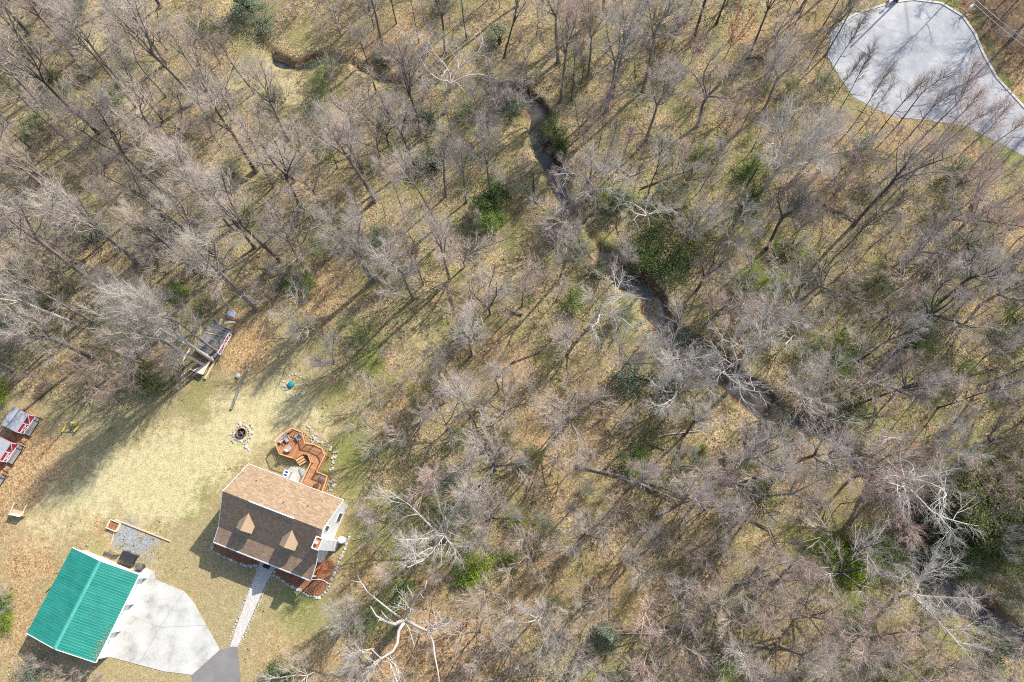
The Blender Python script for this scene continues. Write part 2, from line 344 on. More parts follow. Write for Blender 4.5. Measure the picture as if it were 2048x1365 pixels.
# creek water: a ribbon lying in the cut
t = NT('creek_water', 0.06); v = t.coord(); n = t.noise(v, 2.5, 4, 0.6)
t.col(t.ramp(t.noise(v, 0.5, 3, .6), [(0.35, (0.022, 0.02, 0.014)), (0.65, (0.075, 0.065, 0.048))])); t.bump(n, 0.08, 0.03); t.b.inputs['Specular IOR Level'].default_value = 0.5
M['water'] = t.m
CW = []
for i in range(len(CREEK)-1):
    for k in range(4):
        a = np.array(CREEK[i]); b = np.array(CREEK[i+1]); CW.append(a+(b-a)*k/4)
CW = np.array(CW); tg = np.gradient(CW[:, :2], axis=0); tg /= np.linalg.norm(tg, axis=1)[:, None]; pn = np.stack([-tg[:,1], tg[:,0]], 1)
mb = MB()
rows = [[(CW[i,0]+pn[i,0]*o_, CW[i,1]+pn[i,1]*o_, -1.02) for o_ in (-2.3, -0.8, 0.8, 2.3)] for i in range(len(CW))]
vs = [p for r_ in rows for p in r_]; fs = [(i*4+k, (i+1)*4+k, (i+1)*4+k+1, i*4+k+1) for i in range(len(rows)-1) for k in range(3)]
mb.add(vs, fs); wo = mb.build('creek_water', M['water'], None, True); tag(wo, kind='structure')

# ------------------------------------------------------------ paving
t = NT('asphalt_pale', 0.9); v = t.coord(); n1 = t.noise(v, 0.12, 5, .6); n2 = t.noise(v, 9, 4, .7); n3 = t.noise(v, 0.6, 4, .7)
c = t.ramp(n1, [(0.35, (0.23, 0.24, 0.255)), (0.5, (0.32, 0.328, 0.34)), (0.62, (0.42, 0.42, 0.42))]); c = t.mix(t.math('MULTIPLY', n2, 0.35), c, (0.22, 0.22, 0.225)); c = t.mix(t.ramp(n3, [(0.5, 0), (0.72, 0.5)]), c, (0.52, 0.51, 0.48)); vk = t.vor(t.coord((1, 1, .01)), .085); vk.feature = 'DISTANCE_TO_EDGE'; c = t.mix(t.ramp(vk.outputs['Distance'], [(0.0, .55), (0.006, 0)]), c, (0.14, 0.14, 0.145)); dn = t.noise(v, 2.5, 6, .8); c = t.mix(t.ramp(dn, [(0.66, 0), (0.75, .5)]), c, (0.30, 0.24, 0.17)); t.col(c); t.bump(n2, .2, .01); M['road'] = t.m
t = NT('asphalt_dark', 0.85); v = t.coord(); n2 = t.noise(v, 9, 4, .7); n1 = t.noise(v, .5, 4, .6)
t.col(t.mix(t.math('MULTIPLY', n2, .5), t.ramp(n1, [(0.3, (0.18, 0.17, 0.16)), (0.75, (0.26, 0.25, 0.235))]), (0.13, 0.125, 0.12))); t.bump(n2, .2, .01); M['drive'] = t.m
t = NT('concrete', 0.85); v = t.coord(); n1 = t.noise(v, 0.45, 6, .65); n2 = t.noise(v, 6, 4, .7)
c = t.ramp(n1, [(0.32, (0.28, 0.27, 0.235)), (0.46, (0.44, 0.43, 0.385)), (0.7, (0.58, 0.565, 0.52))]); c = t.mix(t.math('MULTIPLY', n2, .3), c, (0.40, 0.39, 0.35)); t.col(c); t.bump(n2, .1, .01); M['concrete'] = t.m
M['joint'] = speck('joint', (0.22, 0.21, 0.19), .2, 3)
M['kerb'] = speck('kerb', (0.47, 0.45, 0.40), .2, 3)
t = NT('cobbles', 0.9); v = t.coord(); vo = t.vor(v, 7.5); vo.feature = 'DISTANCE_TO_EDGE'; vc = t.vor(v, 7.5); s_ = t.n('ShaderNodeSeparateColor'); t.l(vc.outputs['Color'], s_.inputs[0])
c = t.ramp(s_.outputs[0], [(0, (0.44, 0.41, 0.37)), (1, (0.62, 0.58, 0.53))]); c = t.mix(t.ramp(vo.outputs['Distance'], [(0.02, .7), (0.06, 0)]), c, (0.28, 0.24, 0.19)); t.col(c); t.bump(vo.outputs['Distance'], .6, .04); M['cobbles'] = t.m
t = NT('mulch', 0.95); v = t.coord((1, 1, 1)); vo = t.vor(v, 16); s_ = t.n('ShaderNodeSeparateColor'); t.l(vo.outputs['Color'], s_.inputs[0])
t.col(t.ramp(t.math('ADD', t.math('MULTIPLY', s_.outputs[0], .5), t.math('MULTIPLY', t.noise(v, 1.3, 5, .7), .5)), [(.2, (0.14, 0.045, 0.025)), (0.5, (0.30, 0.12, 0.06)), (.8, (0.44, 0.24, 0.13))])); t.bump(s_.outputs[1], .7, .06); M['mulch'] = t.m
t = NT('gravel', 0.95); v = t.coord(); vo = t.vor(v, 12); s_ = t.n('ShaderNodeSeparateColor'); t.l(vo.outputs['Color'], s_.inputs[0])
c = t.ramp(s_.outputs[0], [(0, (0.22, 0.23, 0.24)), (1, (0.50, 0.51, 0.53))]); t.col(c); t.bump(s_.outputs[0], .5, .04); M['gravel'] = t.m
t = NT('stone', 0.9); v = t.coord(); geo = t.n('ShaderNodeNewGeometry'); n = t.noise(v, 4, 5, .7)
c = t.mix(t.math('MULTIPLY', n, .5), t.ramp(geo.outputs['Random Per Island'], [(0, (0.36, 0.33, 0.28)), (1, (0.68, 0.63, 0.54))]), (0.30, 0.27, 0.22)); t.col(c); t.bump(n, .4, .03); M['stone'] = t.m
M['rock'] = speck('rock', (0.30, 0.27, 0.23), .35, 5)
def wood(name, a, b, dark, pitch=0.14, rot=0.0, axis=0):
    t = NT(name, 0.75); v = t.coord((1,1,1), (0,0,rot)); sx = t.n('ShaderNodeSeparateXYZ'); t.l(v, sx.inputs[0])
    q = t.math('DIVIDE', sx.outputs[axis], pitch); fr = t.math('FRACT', q); fl = t.math('FLOOR', q)
    wn = t.n('ShaderNodeTexWhiteNoise'); wn.noise_dimensions = '1D'; t.l(fl, wn.inputs['W'])
    n = t.noise(v, 2.2, 5, .7)
    c = t.ramp(t.math('ADD', t.math('MULTIPLY', wn.outputs[0], .5), t.math('MULTIPLY', n, .5)), [(0.25, a), (0.75, b)])
    gap = t.ramp(fr, [(0.0, 1), (0.09, 0), (0.93, 0), (1.0, 1)]); c = t.mix(gap, c, dark); t.col(c); t.bump(t.math('SUBTRACT', 1.0, gap), .5, .02)
    return t.m
M['deck_wood'] = wood('deck_wood', (0.30, 0.125, 0.055), (0.50, 0.245, 0.11), (0.10, 0.04, 0.02))
M['deck_wood_run'] = wood('deck_wood_run', (0.32, 0.15, 0.07), (0.50, 0.27, 0.13), (0.10, 0.04, 0.02), .14, 0, 1)
M['rail_wood'] = speck('rail_wood', (0.60, 0.32, 0.16), .25, 3)
M['lumber'] = speck('lumber', (0.56, 0.42, 0.25), .2, 4)
M['lumber_pale'] = speck('lumber_pale', (0.68, 0.60, 0.46), .15, 4)
M['wood_grey'] = wood('wood_grey', (0.13, 0.13, 0.12), (0.28, 0.27, 0.25), (0.07, 0.07, 0.07), .2)
M['white'] = speck('white_paint', (0.78, 0.78, 0.77), .05, 2, .6, .05)
t = NT('white_siding', 0.6); v = t.coord(); sx = t.n('ShaderNodeSeparateXYZ'); t.l(v, sx.inputs[0]); fr = t.math('FRACT', t.math('DIVIDE', sx.outputs[2], .18))
c = t.mix(t.ramp(fr, [(0, .5), (.12, 0)]), t.ramp(t.noise(v, 1.5, 4, .6), [(0.3, (0.68, 0.69, 0.70)), (0.7, (0.80, 0.80, 0.80))]), (0.45, 0.46, 0.48)); t.col(c); t.bump(fr, .4, .02); M['siding'] = t.m
# shingles: courses, random tabs, algae streaks down the slope
t = NT('shingles', 0.95); v = t.coord(); br = t.n('ShaderNodeTexBrick'); t.l(v, br.inputs['Vector']); br.inputs['Scale'].default_value = 1.0
br.inputs['Brick Width'].default_value = 0.36; br.inputs['Row Height'].default_value = 0.13; br.inputs['Mortar Size'].default_value = 0.012; br.inputs['Mortar Smooth'].default_value = 0.3; br.inputs['Bias'].default_value = 0
br.inputs['Color1'].default_value = (0.25, 0.175, 0.11, 1); br.inputs['Color2'].default_value = (0.42, 0.31, 0.195, 1); br.inputs['Mortar'].default_value = (0.17, 0.11, 0.08, 1)
n = t.noise(t.coord((1.6, 0.25, 0.25)), 1.4, 5, .7); sx = t.n('ShaderNodeSeparateXYZ'); t.l(v, sx.inputs[0])
fs_ = t.ramp(sx.outputs[1], [(0.0, 1), (0.001, 0)])
c = t.mix(t.math('MULTIPLY', t.ramp(n, [(0.42, .1), (0.64, .4)]), fs_), br.outputs['Color'], (0.21, 0.11, 0.085)); nn = t.noise(v, 1.2, 4, .7); c = t.mix(t.ramp(nn, [(0.35, 0.45), (0.62, 0)]), c, (0.20, 0.14, 0.095)); n6 = t.noise(t.coord((2.5, .3, .3)), 1.0, 4, .6); c = t.mix(t.ramp(n6, [(0.5, 0), (0.72, .35)]), c, (0.24, 0.17, 0.12)); t.col(c); t.bump(br.outputs['Fac'], .3, .02); M['shingles'] = t.m
M['shingles_clean'] = speck('shingles_clean', (0.40, 0.285, 0.18), .18, 9, .95)
t = NT('green_metal', 0.5); v = t.coord(); n = t.noise(v, .8, 5, .6); n2 = t.noise(v, 14, 3, .6)
c = t.mix(t.ramp(t.noise(t.coord((.25, 3, .25)), 1.2, 5, .7), [(0.42, 0), (0.72, .6)]), t.ramp(n, [(0.3, (0.004, 0.155, 0.115)), (0.7, (0.010, 0.215, 0.16))]), (0.05, 0.27, 0.21)); c = t.mix(t.ramp(n2, [(0.6, 0), (0.8, .25)]), c, (0.25, 0.45, 0.38)); t.col(c); t.b.inputs['Metallic'].default_value = .0; t.b.inputs['Specular IOR Level'].default_value = .5; M['green'] = t.m
M['green_ridge'] = speck('green_ridge', (0.07, 0.33, 0.27), .15, 3, .45)
M['black'] = speck('black_plastic', (0.03, 0.03, 0.035), .3, 5, .5)
M['dark_metal'] = speck('dark_metal', (0.10, 0.10, 0.11), .3, 5, .5)
M['grey_metal'] = speck('grey_metal', (0.36, 0.36, 0.37), .15, 3, .5)
M['glass'] = speck('window_glass', (0.05, 0.06, 0.08), .2, 1, .1, 0)
M['brick_orange'] = speck('brick_orange', (0.50, 0.16, 0.06), .3, 3)
M['red'] = speck('red_paint', (0.40, 0.03, 0.05), .2, 3, .6)
M['red_rail'] = speck('red_rail', (0.42, 0.12, 0.05), .2, 3, .7)
M['yellow'] = speck('yellow_paint', (0.62, 0.58, 0.06), .2, 3, .6)
M['teal'] = speck('teal_lid', (0.02, 0.28, 0.36), .2, 3, .5)
M['soot'] = speck('soot', (0.03, 0.025, 0.025), .4, 6)
M['rust_metal'] = speck('rust_metal', (0.24, 0.13, 0.09), .3, 4)
M['cushion'] = speck('chair_grey', (0.34, 0.33, 0.33), .15, 3)
M['pinkish'] = speck('faded_bench', (0.46, 0.36, 0.34), .2, 5)
M['rust_leaf'] = speck('rust_leaf', (0.34, 0.26, 0.14), .4, 8)
M['blue'] = speck('blue_plastic', (0.03, 0.06, 0.16), .2, 3, .4)
M['tarp'] = speck('tarp_grey', (0.30, 0.34, 0.38), .2, 2, .6)

def slab(name, pts, z0, z1, mat, kind='structure'):
    mb = MB(); mb.prism([(p[0], p[1]) for p in pts], z0, z1); o = mb.build(name, M[mat]); return tag(o, kind=kind) if kind else o
slab('cul_de_sac_road', ROAD, -0.2, 0.03, 'road')
def band(name, pts, off0, off1, z0, z1, mat):
    P = np.array(pts)[:, :2]; tg = np.gradient(P, axis=0); tg /= np.linalg.norm(tg, axis=1)[:, None]; n = np.stack([-tg[:,1], tg[:,0]], 1)
    mb = MB()
    A = P+n*off0; B = P+n*off1
    vs = []; fs = []
    for a, b in zip(A, B): vs += [(a[0],a[1],z0),(b[0],b[1],z0),(b[0],b[1],z1),(a[0],a[1],z1)]
    for i in range(len(P)-1):
        for k in range(4): fs.append((i*4+k, i*4+(k+1)%4, (i+1)*4+(k+1)%4, (i+1)*4+k))
    fs += [(0,1,2,3), tuple(len(vs)-4+k for k in (3,2,1,0))]
    mb.add(vs, fs); return tag(mb.build(name, M[mat]), kind='structure')
kp = ROADP[13:]+ROADP[:1]
kk = []
for i in range(len(kp)-1):
    for k in range(3): kk.append((kp[i][0]+(kp[i+1][0]-kp[i][0])*k/3, kp[i][1]+(kp[i+1][1]-kp[i][1])*k/3))
band('road_kerb', atl(kk), -0.36, 0.0, -0.1, 0.13, 'kerb')
slab('concrete_apron', atl([(286,1140),(292,1136),(309,1143),(311,1159),(368,1183),(388,1206),(412,1250),(440,1300),(384,1350),(328,1343),(219,1314),(204,1306)]), -0.1, 0.05, 'concrete')
band('apron_joint', atl([(368,1185),(320,1255),(280,1326)]), -0.018, 0.018, 0.0, 0.056, 'joint')
band('apron_joint', atl([(262,1232),(320,1255),(412,1251)]), -0.014, 0.014, 0.0, 0.055, 'joint')
slab('driveway', atl([(440.5,1300.5),(460,1295),(475,1295),(479,1330),(481,1365),(484,1440),(395,1440),(384.5,1351)]), -0.1, 0.042, 'drive')

# ------------------------------------------------------------ house
HX, HY, HH = -33.393, 9.565, -0.388
hu = np.array([math.cos(HH), math.sin(HH)]); hv = np.array([-hu[1], hu[0]])
def HL(u, v, z=0): return (HX+hu[0]*u+hv[0]*v, HY+hu[1]*u+hv[1]*v, z)
L = 12.4; ZR, ZB, ZM, ZF = 6.95, 3.70, 3.72, 3.10; DB, DM, DF = 3.73, 3.96, 5.69
house = empty('house', (HX, HY, 0), HH, 'white cottage with brown shingle roof, two front dormers and a side chimney', 'house')
MB().extr([(-3.7,0),(3.4,0),(3.4,3.85),(0,6.82),(-3.7,3.80)], 0.22, 12.18, 0).build('wall', M['siding'], house)
th = 0.13
MB().extr([(-DF,ZF),(-DM,ZM),(0,ZR),(DB,ZB),(DB,ZB-th),(0,ZR-th-.03),(-DM,ZM-th),(-DF,ZF-th)], 0, L, 0).build('roof', M['shingles'], house)
mb = MB(); mb.box(-.03, L+.03, DB+.002, DB+.06, ZB-.2, ZB+.03); mb.box(-.03, L+.03, -DF-.05, -DF-.002, ZF-.2, ZF+.02)
mb.box(-.03, L+.03, -DF-.13, -DF-.05, ZF-.12, ZF-.03)
for ux in (-.045, L+.003):
    for a, b in (((-DF, ZF), (-DM, ZM)), ((-DM, ZM), (0, ZR)), ((0, ZR), (DB, ZB))):
        mb.extr([(a[0],a[1]+.02),(b[0],b[1]+.02),(b[0],b[1]-.2),(a[0],a[1]-.2)], ux, ux+.042, 0)
mb.build('fascia', M['white'], house)
MB().extr([(-.08,ZR-.04),(0,ZR+.05),(.08,ZR-.04)], 3.3, 8.9, 0).build('ridge_vent', M['white'], house)
for cu in (3.45, 8.9):
    f, zr, ze, hw = -3.15, 5.95, 5.1, 0.86
    zroof = lambda vv: ZR+vv*(ZR-ZM)/DM
    d = MB(); d.add([(cu-hw+.1,f+.1,4.2),(cu+hw-.1,f+.1,4.2),(cu+hw-.1,f+.1,ze),(cu,f+.1,zr-.1),(cu-hw+.1,f+.1,ze),(cu-hw+.1,-1.8,4.9),(cu+hw-.1,-1.8,4.9),(cu+hw-.1,-1.9,ze),(cu,-1.1,zr-.1),(cu-hw+.1,-1.9,ze)],
        [(0,1,2,3,4),(0,4,9,5),(1,6,7,2),(2,7,8,3),(3,8,9,4),(5,9,8,7,6)])
    dm = d.build('dormer', M['siding'], house)
    vr = (zr-ZR)*DM/(ZR-ZM); ve = (ze-ZR)*DM/(ZR-ZM)
    r = MB()
    for s_ in (-1, 1):
        P = [(cu,f-.1,zr),(cu,vr+.04,zr),(cu+s_*(hw+.12),ve+.04,ze-.1),(cu+s_*(hw+.12),f-.1,ze-.1)]
        r.add(P+[(p[0],p[1],p[2]-.09) for p in P], [(0,1,2,3) if s_ < 0 else (3,2,1,0),(4,5,6,7) if s_ > 0 else (7,6,5,4),(0,3,7,4),(1,5,6,2),(2,6,7,3),(0,4,5,1)])
    r.build('roof', M['shingles_clean'], dm)
    MB().box(cu-.35, cu+.35, f+.05, f+.09, 4.25, 4.98).build('window', M['glass'], dm)
ch = MB().box(12.19, 12.93, -2.1, -.86, 0, 7.05).build('chimney', M['siding'], house)
mb = MB(); mb.box(12.13, 12.99, -2.16, -2.06, 7.0, 7.3); mb.box(12.13, 12.99, -.9, -.8, 7.0, 7.3); mb.box(12.13, 12.23, -2.06, -.9, 7.0, 7.3); mb.box(12.89, 12.99, -2.06, -.9, 7.0, 7.3); mb.build('cap_rim', M['white'], ch)
MB().box(12.23, 12.89, -2.06, -.9, 7.04, 7.12).build('cap', M['brick_orange'], ch)
MB().lathe([(.13,7.1),(.13,7.5),(.2,7.5),(.2,7.56),(.05,7.64)], (12.53,-1.45), 16).build('flue', M['white'], ch, True)
def win(parent, axis, c, a0, a1, z0, z1, outn):
    f = MB(); g = MB(); e = .05
    if axis == 'u':
        f.box(min(c,c+outn*e), max(c,c+outn*e), a0-.08, a1+.08, z0-.08, z1+.08); g.box(min(c+outn*e,c+outn*(e+.012)), max(c+outn*e,c+outn*(e+.012)), a0, a1, z0, z1)
    else:
        f.box(a0-.08, a1+.08, min(c,c+outn*e), max(c,c+outn*e), z0-.08, z1+.08); g.box(a0, a1, min(c+outn*e,c+outn*(e+.012)), max(c+outn*e,c+outn*(e+.012)), z0, z1)
    w_ = f.build('window', M['white'], parent); g.build('pane', M['glass'], w_)
win(house, 'u', 12.185, -.2, .45, 4.2, 5.4, 1); win(house, 'u', 12.185, 1.2, 2.2, 1.0, 2.3, 1)
for a in (1.2, 4.0, 10.4): win(house, 'v', 3.405, a, a+1.0, 1.1, 2.4, 1)
for a in (1.4, 8.2, 10.2): win(house, 'v', -3.705, a, a+1.0, 1.1, 2.5, -1)
MB().box(5.45, 6.45, -3.76, -3.705, .5, 2.6).build('door', M['red'], house)
MB().box(6.9, 7.9, 3.405, 3.45, .95, 3.0).build('back_door', M['glass'], house)
MB().box(.1, 12.35, -5.45, -3.71, .1, .45).build('porch_floor', M['deck_wood'], house)
for u_ in (.2, 4.4, 7.7, 12.2): MB().box(u_-.07, u_+.07, -5.4, -5.26, .45, 3.05).build('porch_post', M['white'], house)
mb = MB(); mb.box(12.32, 12.38, -5.4, -3.72, 1.35, 1.43)
mb.box(12.32, 12.38, -5.4, -3.72, .6, .66)
for k in range(14): mb.box(12.33, 12.37, -5.38+k*.12, -5.34+k*.12, .66, 1.35)
mb.build('railing', M['red_rail'], house)
mb = MB(); mb.box(5.4, 6.6, -5.95, -5.46, 0, .28); mb.build('front_step', M['wood_grey'], house)
mb = MB(); mb.tube([(12.42,-5.62,2.9),(12.42,-5.62,.15),(13.0,-5.55,.1),(13.9,-5.7,.08)], .05, 8); mb.build('downspout', M['white'], house)
for u_, v_ in ((2.3,2.35),(6.7,1.2),(9.35,1.75)): MB().lathe([(.05,ZR-.87*v_-.1),(.05,ZR-.87*v_+.3)], (u_,v_), 8).build('roof_pipe', M['dark_metal'], house)
# things round the house
tag(MB().box(-.42,.42,-.28,.28,0,.03).build('doormat', M['black']), 'black doormat at the top of the cobbled walk in front of the cottage', 'doormat')
o = COL.objects['doormat']; o.location = HL(5.95, -6.35, .045); o.rotation_euler = (0,0,HH)
x, y, _ = HL(13.35, -.6)
o = MB().lathe([(.42,0),(.42,1.15),(.36,1.25),(.1,1.3)], (0,0), 22).build('water_tank', M['white'], None, True); o.location = (x, y, 0); tag(o, 'round white tank standing against the gable wall beside the chimney', 'tank')
ac = empty('heat_pump', HL(3.65, 4.25), HH, 'round-topped white heat pump fan unit behind the cottage', 'heat pump')
MB().box(-.42,.42,-.42,.42,0,.75).build('casing', M['grey_metal'], ac, bevel=.03)
MB().lathe([(.40,.75),(.40,.82),(.3,.83)], (0,0), 24).build('fan_ring', M['white'], ac)
mb = MB()
for s_ in (0, 1):
    a0 = s_*math.pi+.35; P = [(0.05*math.cos(a0+1.2), .05*math.sin(a0+1.2))]+[(.31*math.cos(a0+k*.35), .31*math.sin(a0+k*.35)) for k in range(8)]
    mb.prism(P, .832, .85)
mb.build('fan_blade', M['blue'], ac)
slab('back_patio', [HL(*p) for p in ((2.8,3.5),(3.2,5.0),(4.2,5.6),(5.4,5.5),(6.1,4.8),(6.2,3.5))], -.02, .03, 'concrete')

def poly_local(pts): return [HL(a, b) for a, b in pts]
slab('mulch_bed', poly_local([(-1.1,-4.6),(-1.3,-6.0),(-.9,-6.9),(1,-7.05),(3.6,-7.05),(4.7,-6.6),(5.0,-5.5),(5.0,-3.8),(.2,-3.8),(.1,-4.6)]), -.03, .06, 'mulch')
slab('mulch_bed', poly_local([(7.1,-3.8),(7.0,-6.0),(7.4,-6.8),(9,-7.2),(12,-7.5),(13.1,-7.3),(13.6,-6.6),(13.65,-5.6),(13.5,-3.4),(12.5,-2.9),(12.3,-3.8)]), -.03, .06, 'mulch')
slab('walkway', [HL(5.1,-3.8), HL(5.05,-5.6), HL(5.0,-6.9)]+[at(*p) for p in ((500,1180),(478,1240),(460,1294),(475.6,1294),(498,1245),(522,1190),(533,1166))]+[HL(6.9,-7.0), HL(6.85,-5.6), HL(6.9,-3.8)], -.03, .04, 'cobbles')
def edging(name, pts, r, label, step=.3, jit=.06):
    P = np.array(pts)[:, :2]; mb = MB(); acc = 0
    for i in range(len(P)-1):
        d = np.linalg.norm(P[i+1]-P[i]); n = max(1, int(d/step))
        for k in range(n):
            q = P[i]+(P[i+1]-P[i])*(k/n)+np.array([random.uniform(-jit, jit), random.uniform(-jit, jit)]); mb.rock((q[0], q[1], .05), r*random.uniform(.75, 1.25))
    return tag(mb.build(name, M['stone']), label, 'edging', 'pale stone borders round the beds and walk')
edging('stone_edging', poly_local([(-1.2,-4.6),(-1.45,-6.0),(-1.0,-7.0),(1,-7.2),(3.6,-7.2),(4.8,-6.75),(5.02,-6.2)]), .17, 'pale stone border curving round the left front mulch bed of the cottage')
edging('stone_edging', poly_local([(6.95,-6.2),(7.3,-6.95),(9,-7.35),(12,-7.65),(13.4,-7.5),(13.8,-6.7),(13.9,-5.6),(13.85,-3.0),(13.9,-1.2),(13.7,.6)]), .19, 'pale stone border round the right front mulch bed and up the gable side')
edging('stone_edging', [HL(5.0,-7.0)]+[at(*p) for p in ((497,1182),(474,1242),(456,1293))], .085, 'line of small stones along the left side of the cobbled walk', .15, .09)
edging('stone_edging', [HL(7.0,-7.1)]+[at(*p) for p in ((525,1192),(501,1247),(479,1294))], .085, 'line of small stones along the right side of the cobbled walk', .15, .09)

# ------------------------------------------------------------ deck behind the house
DZ = 0.95
OCT = [(1.13,7.17),(2.23,6.14),(3.94,6.22),(4.59,7.03),(4.58,8.4),(3.66,9.5),(2.28,9.52),(1.37,8.41)]
deck = empty('deck', HL(0,0), HH, 'orange stained wooden deck with octagonal end and winding boardwalk behind the cottage', 'deck')
MB().prism(OCT, DZ-.2, DZ).build('octagon_platform', M['deck_wood'], deck)
RUN = [(4.6,7.1),(4.6,8.35),(5.53,8.62),(6.87,8.49),(7.54,7.89),(7.42,5.7),(8.89,5.65),(9.07,3.85),(6.2,3.85),(6.3,6.5),(5.6,7.2)]
MB().prism(RUN, DZ-.22, DZ-.02).build('boardwalk', M['deck_wood_run'], deck)
def rail(pts, z=DZ, h=.9, hollow=True):
    mb = MB()
    for (a, b) in zip(pts[:-1], pts[1:]):
        A = Vector((a[0], a[1], 0)); B = Vector((b[0], b[1], 0)); d = B-A; n = max(2, int(d.length/.16))
        mb.beam(A+Vector((0,0,z+h)), B+Vector((0,0,z+h)), .14, .045)
        mb.beam(A+Vector((0,0,z+.1)), B+Vector((0,0,z+.1)), .05, .05)
        for k in range(n+1):
            p = A+d*k/n; mb.beam((p.x,p.y,z-.15),(p.x,p.y,z+h), .035, .035) if 0 < k < n else mb.beam((p.x,p.y,0),(p.x,p.y,z+h+.02), .1, .1, (1,0,0))
    mb.build('railing', M['rail_wood'], deck)
rail([OCT[7], OCT[0], OCT[1], OCT[2]]); rail([OCT[4], OCT[5], OCT[6], OCT[7]])
rail([OCT[4], (5.53,8.62),(6.87,8.49),(7.54,7.89),(7.42,5.7),(8.89,5.65),(9.07,3.85)], DZ-.02)
rail([(5.6,7.2),(6.3,6.5),(6.2,3.85)], DZ-.02)
mb = MB()
for k in range(3):
    z = DZ-.28-.22*k; a = Vector((3.95, 6.2, 0)); b = Vector((4.6, 7.0, 0)); o_ = Vector((.78, -.62, 0))*(.28*k)
    mb.add([(a+o_+Vector((0,0,z))), (b+o_+Vector((0,0,z))), (b+o_+Vector((.23,-.19,z))), (a+o_+Vector((.23,-.19,z))), (a+o_+Vector((0,0,z+.06))), (b+o_+Vector((0,0,z+.06))), (b+o_+Vector((.23,-.19,z+.06))), (a+o_+Vector((.23,-.19,z+.06)))],
        [(0,1,2,3),(7,6,5,4),(0,4,5,1),(1,5,6,2),(2,6,7,3),(3,7,4,0)])
mb.build('steps', M['rail_wood'], deck)
mb = MB(); c0 = Vector((1.15,7.5,0)); c1 = Vector((1.55,8.6,0)); nrm = Vector((.94,-.34,0))
mb.add([tuple(c0+nrm*.05+Vector((0,0,DZ+.4))), tuple(c1+nrm*.05+Vector((0,0,DZ+.4))), tuple(c1+nrm*.5+Vector((0,0,DZ+.4))), tuple(c0+nrm*.5+Vector((0,0,DZ+.4))),
        tuple(c0+nrm*.05+Vector((0,0,DZ+.46))), tuple(c1+nrm*.05+Vector((0,0,DZ+.46))), tuple(c1+nrm*.5+Vector((0,0,DZ+.46))), tuple(c0+nrm*.5+Vector((0,0,DZ+.46)))],
        [(0,1,2,3),(7,6,5,4),(0,4,5,1),(1,5,6,2),(2,6,7,3),(3,7,4,0)])
mb.beam(tuple(c0+nrm*-.05+Vector((0,0,DZ+.9))), tuple(c1+nrm*-.05+Vector((0,0,DZ+.9))), .3, .04)
mb.beam(tuple(c0+nrm*.3+Vector((0,0,DZ))), tuple(c0+nrm*.3+Vector((0,0,DZ+.4))), .3, .05, (0,1,0)); mb.beam(tuple(c1+nrm*.3+Vector((0,0,DZ))), tuple(c1+nrm*.3+Vector((0,0,DZ+.4))), .3, .05, (0,1,0))
mb.build('bench', M['pinkish'], deck)
def chair(u, v, rz, label):
    c = empty('deck_chair', HL(u, v, DZ), HH+rz, label, 'chair', 'grey chairs on the octagonal deck')
    MB().box(-.27,.27,-.28,.26,.36,.42).build('seat', M['cushion'], c, bevel=.01)
    MB().add([(-.27,.24,.4),(.27,.24,.4),(.27,.3,.38),(-.27,.3,.38),(-.25,.48,.95),(.25,.48,.95),(.25,.53,.93),(-.25,.53,.93)], [(3,2,1,0),(4,5,6,7),(0,1,5,4),(1,2,6,5),(2,3,7,6),(3,0,4,7)]).build('backrest', M['cushion'], c)
    for sx_ in (-1, 1):
        MB().box(sx_*.3-.04, sx_*.3+.04, -.3, .3, .56, .6).build('armrest', M['cushion'], c)
        for sy_ in (-.26, .24): MB().box(sx_*.3-.025, sx_*.3+.025, sy_-.025, sy_+.025, 0, .56).build('leg', M['grey_metal'], c)
chair(3.35, 8.75, math.radians(-30), 'grey chair farthest up the octagonal deck, near its top railing')
chair(2.2, 8.15, math.radians(60), 'grey chair beside the faded bench on the octagonal deck')
chair(2.85, 7.15, math.radians(160), 'grey chair nearest the lower railing of the octagonal deck')
g = empty('grill', HL(8.25, 5.05, DZ-.02), HH, 'dark purple covered grill in the corner of the back door deck', 'grill')
MB().lathe([(.12,.7),(.3,.75),(.36,.9),(.3,1.05),(.12,1.15)], (0,0), 18).build('lid', M['dark_metal'], g, True)
for k in range(3):
    a = k*2.1; MB().beam((.1*math.cos(a),.1*math.sin(a),.75),(.32*math.cos(a),.32*math.sin(a),0), .04, .04).build('leg', M['dark_metal'], g)
edging('stone_edging', poly_local([(3.3,10.3),(4.4,10.0),(5.2,9.3),(6.8,9.3),(8.1,8.6),(8.3,7.3),(8.5,6.3)]), .15, 'rough stone border hugging the outer side of the wooden deck', .17, .25)
def clump(name, u, v, r, label):
    mb = MB()
    for k in range(26):
        a = random.uniform(0, 6.28); q = r*math.sqrt(random.random()); mb.rock((HL(u+q*math.cos(a), v+q*math.sin(a))[0], HL(u+q*math.cos(a), v+q*math.sin(a))[1], .05), random.uniform(.08,.18))
    tag(mb.build(name, M['stone']), label, 'stones')
clump('rock_pile', 5.0, 9.2, .7, 'loose pile of pale rocks in the crook of the deck rails')
clump('rock_pile', 9.3, 4.9, .7, 'loose pale rocks beside the back door deck corner')

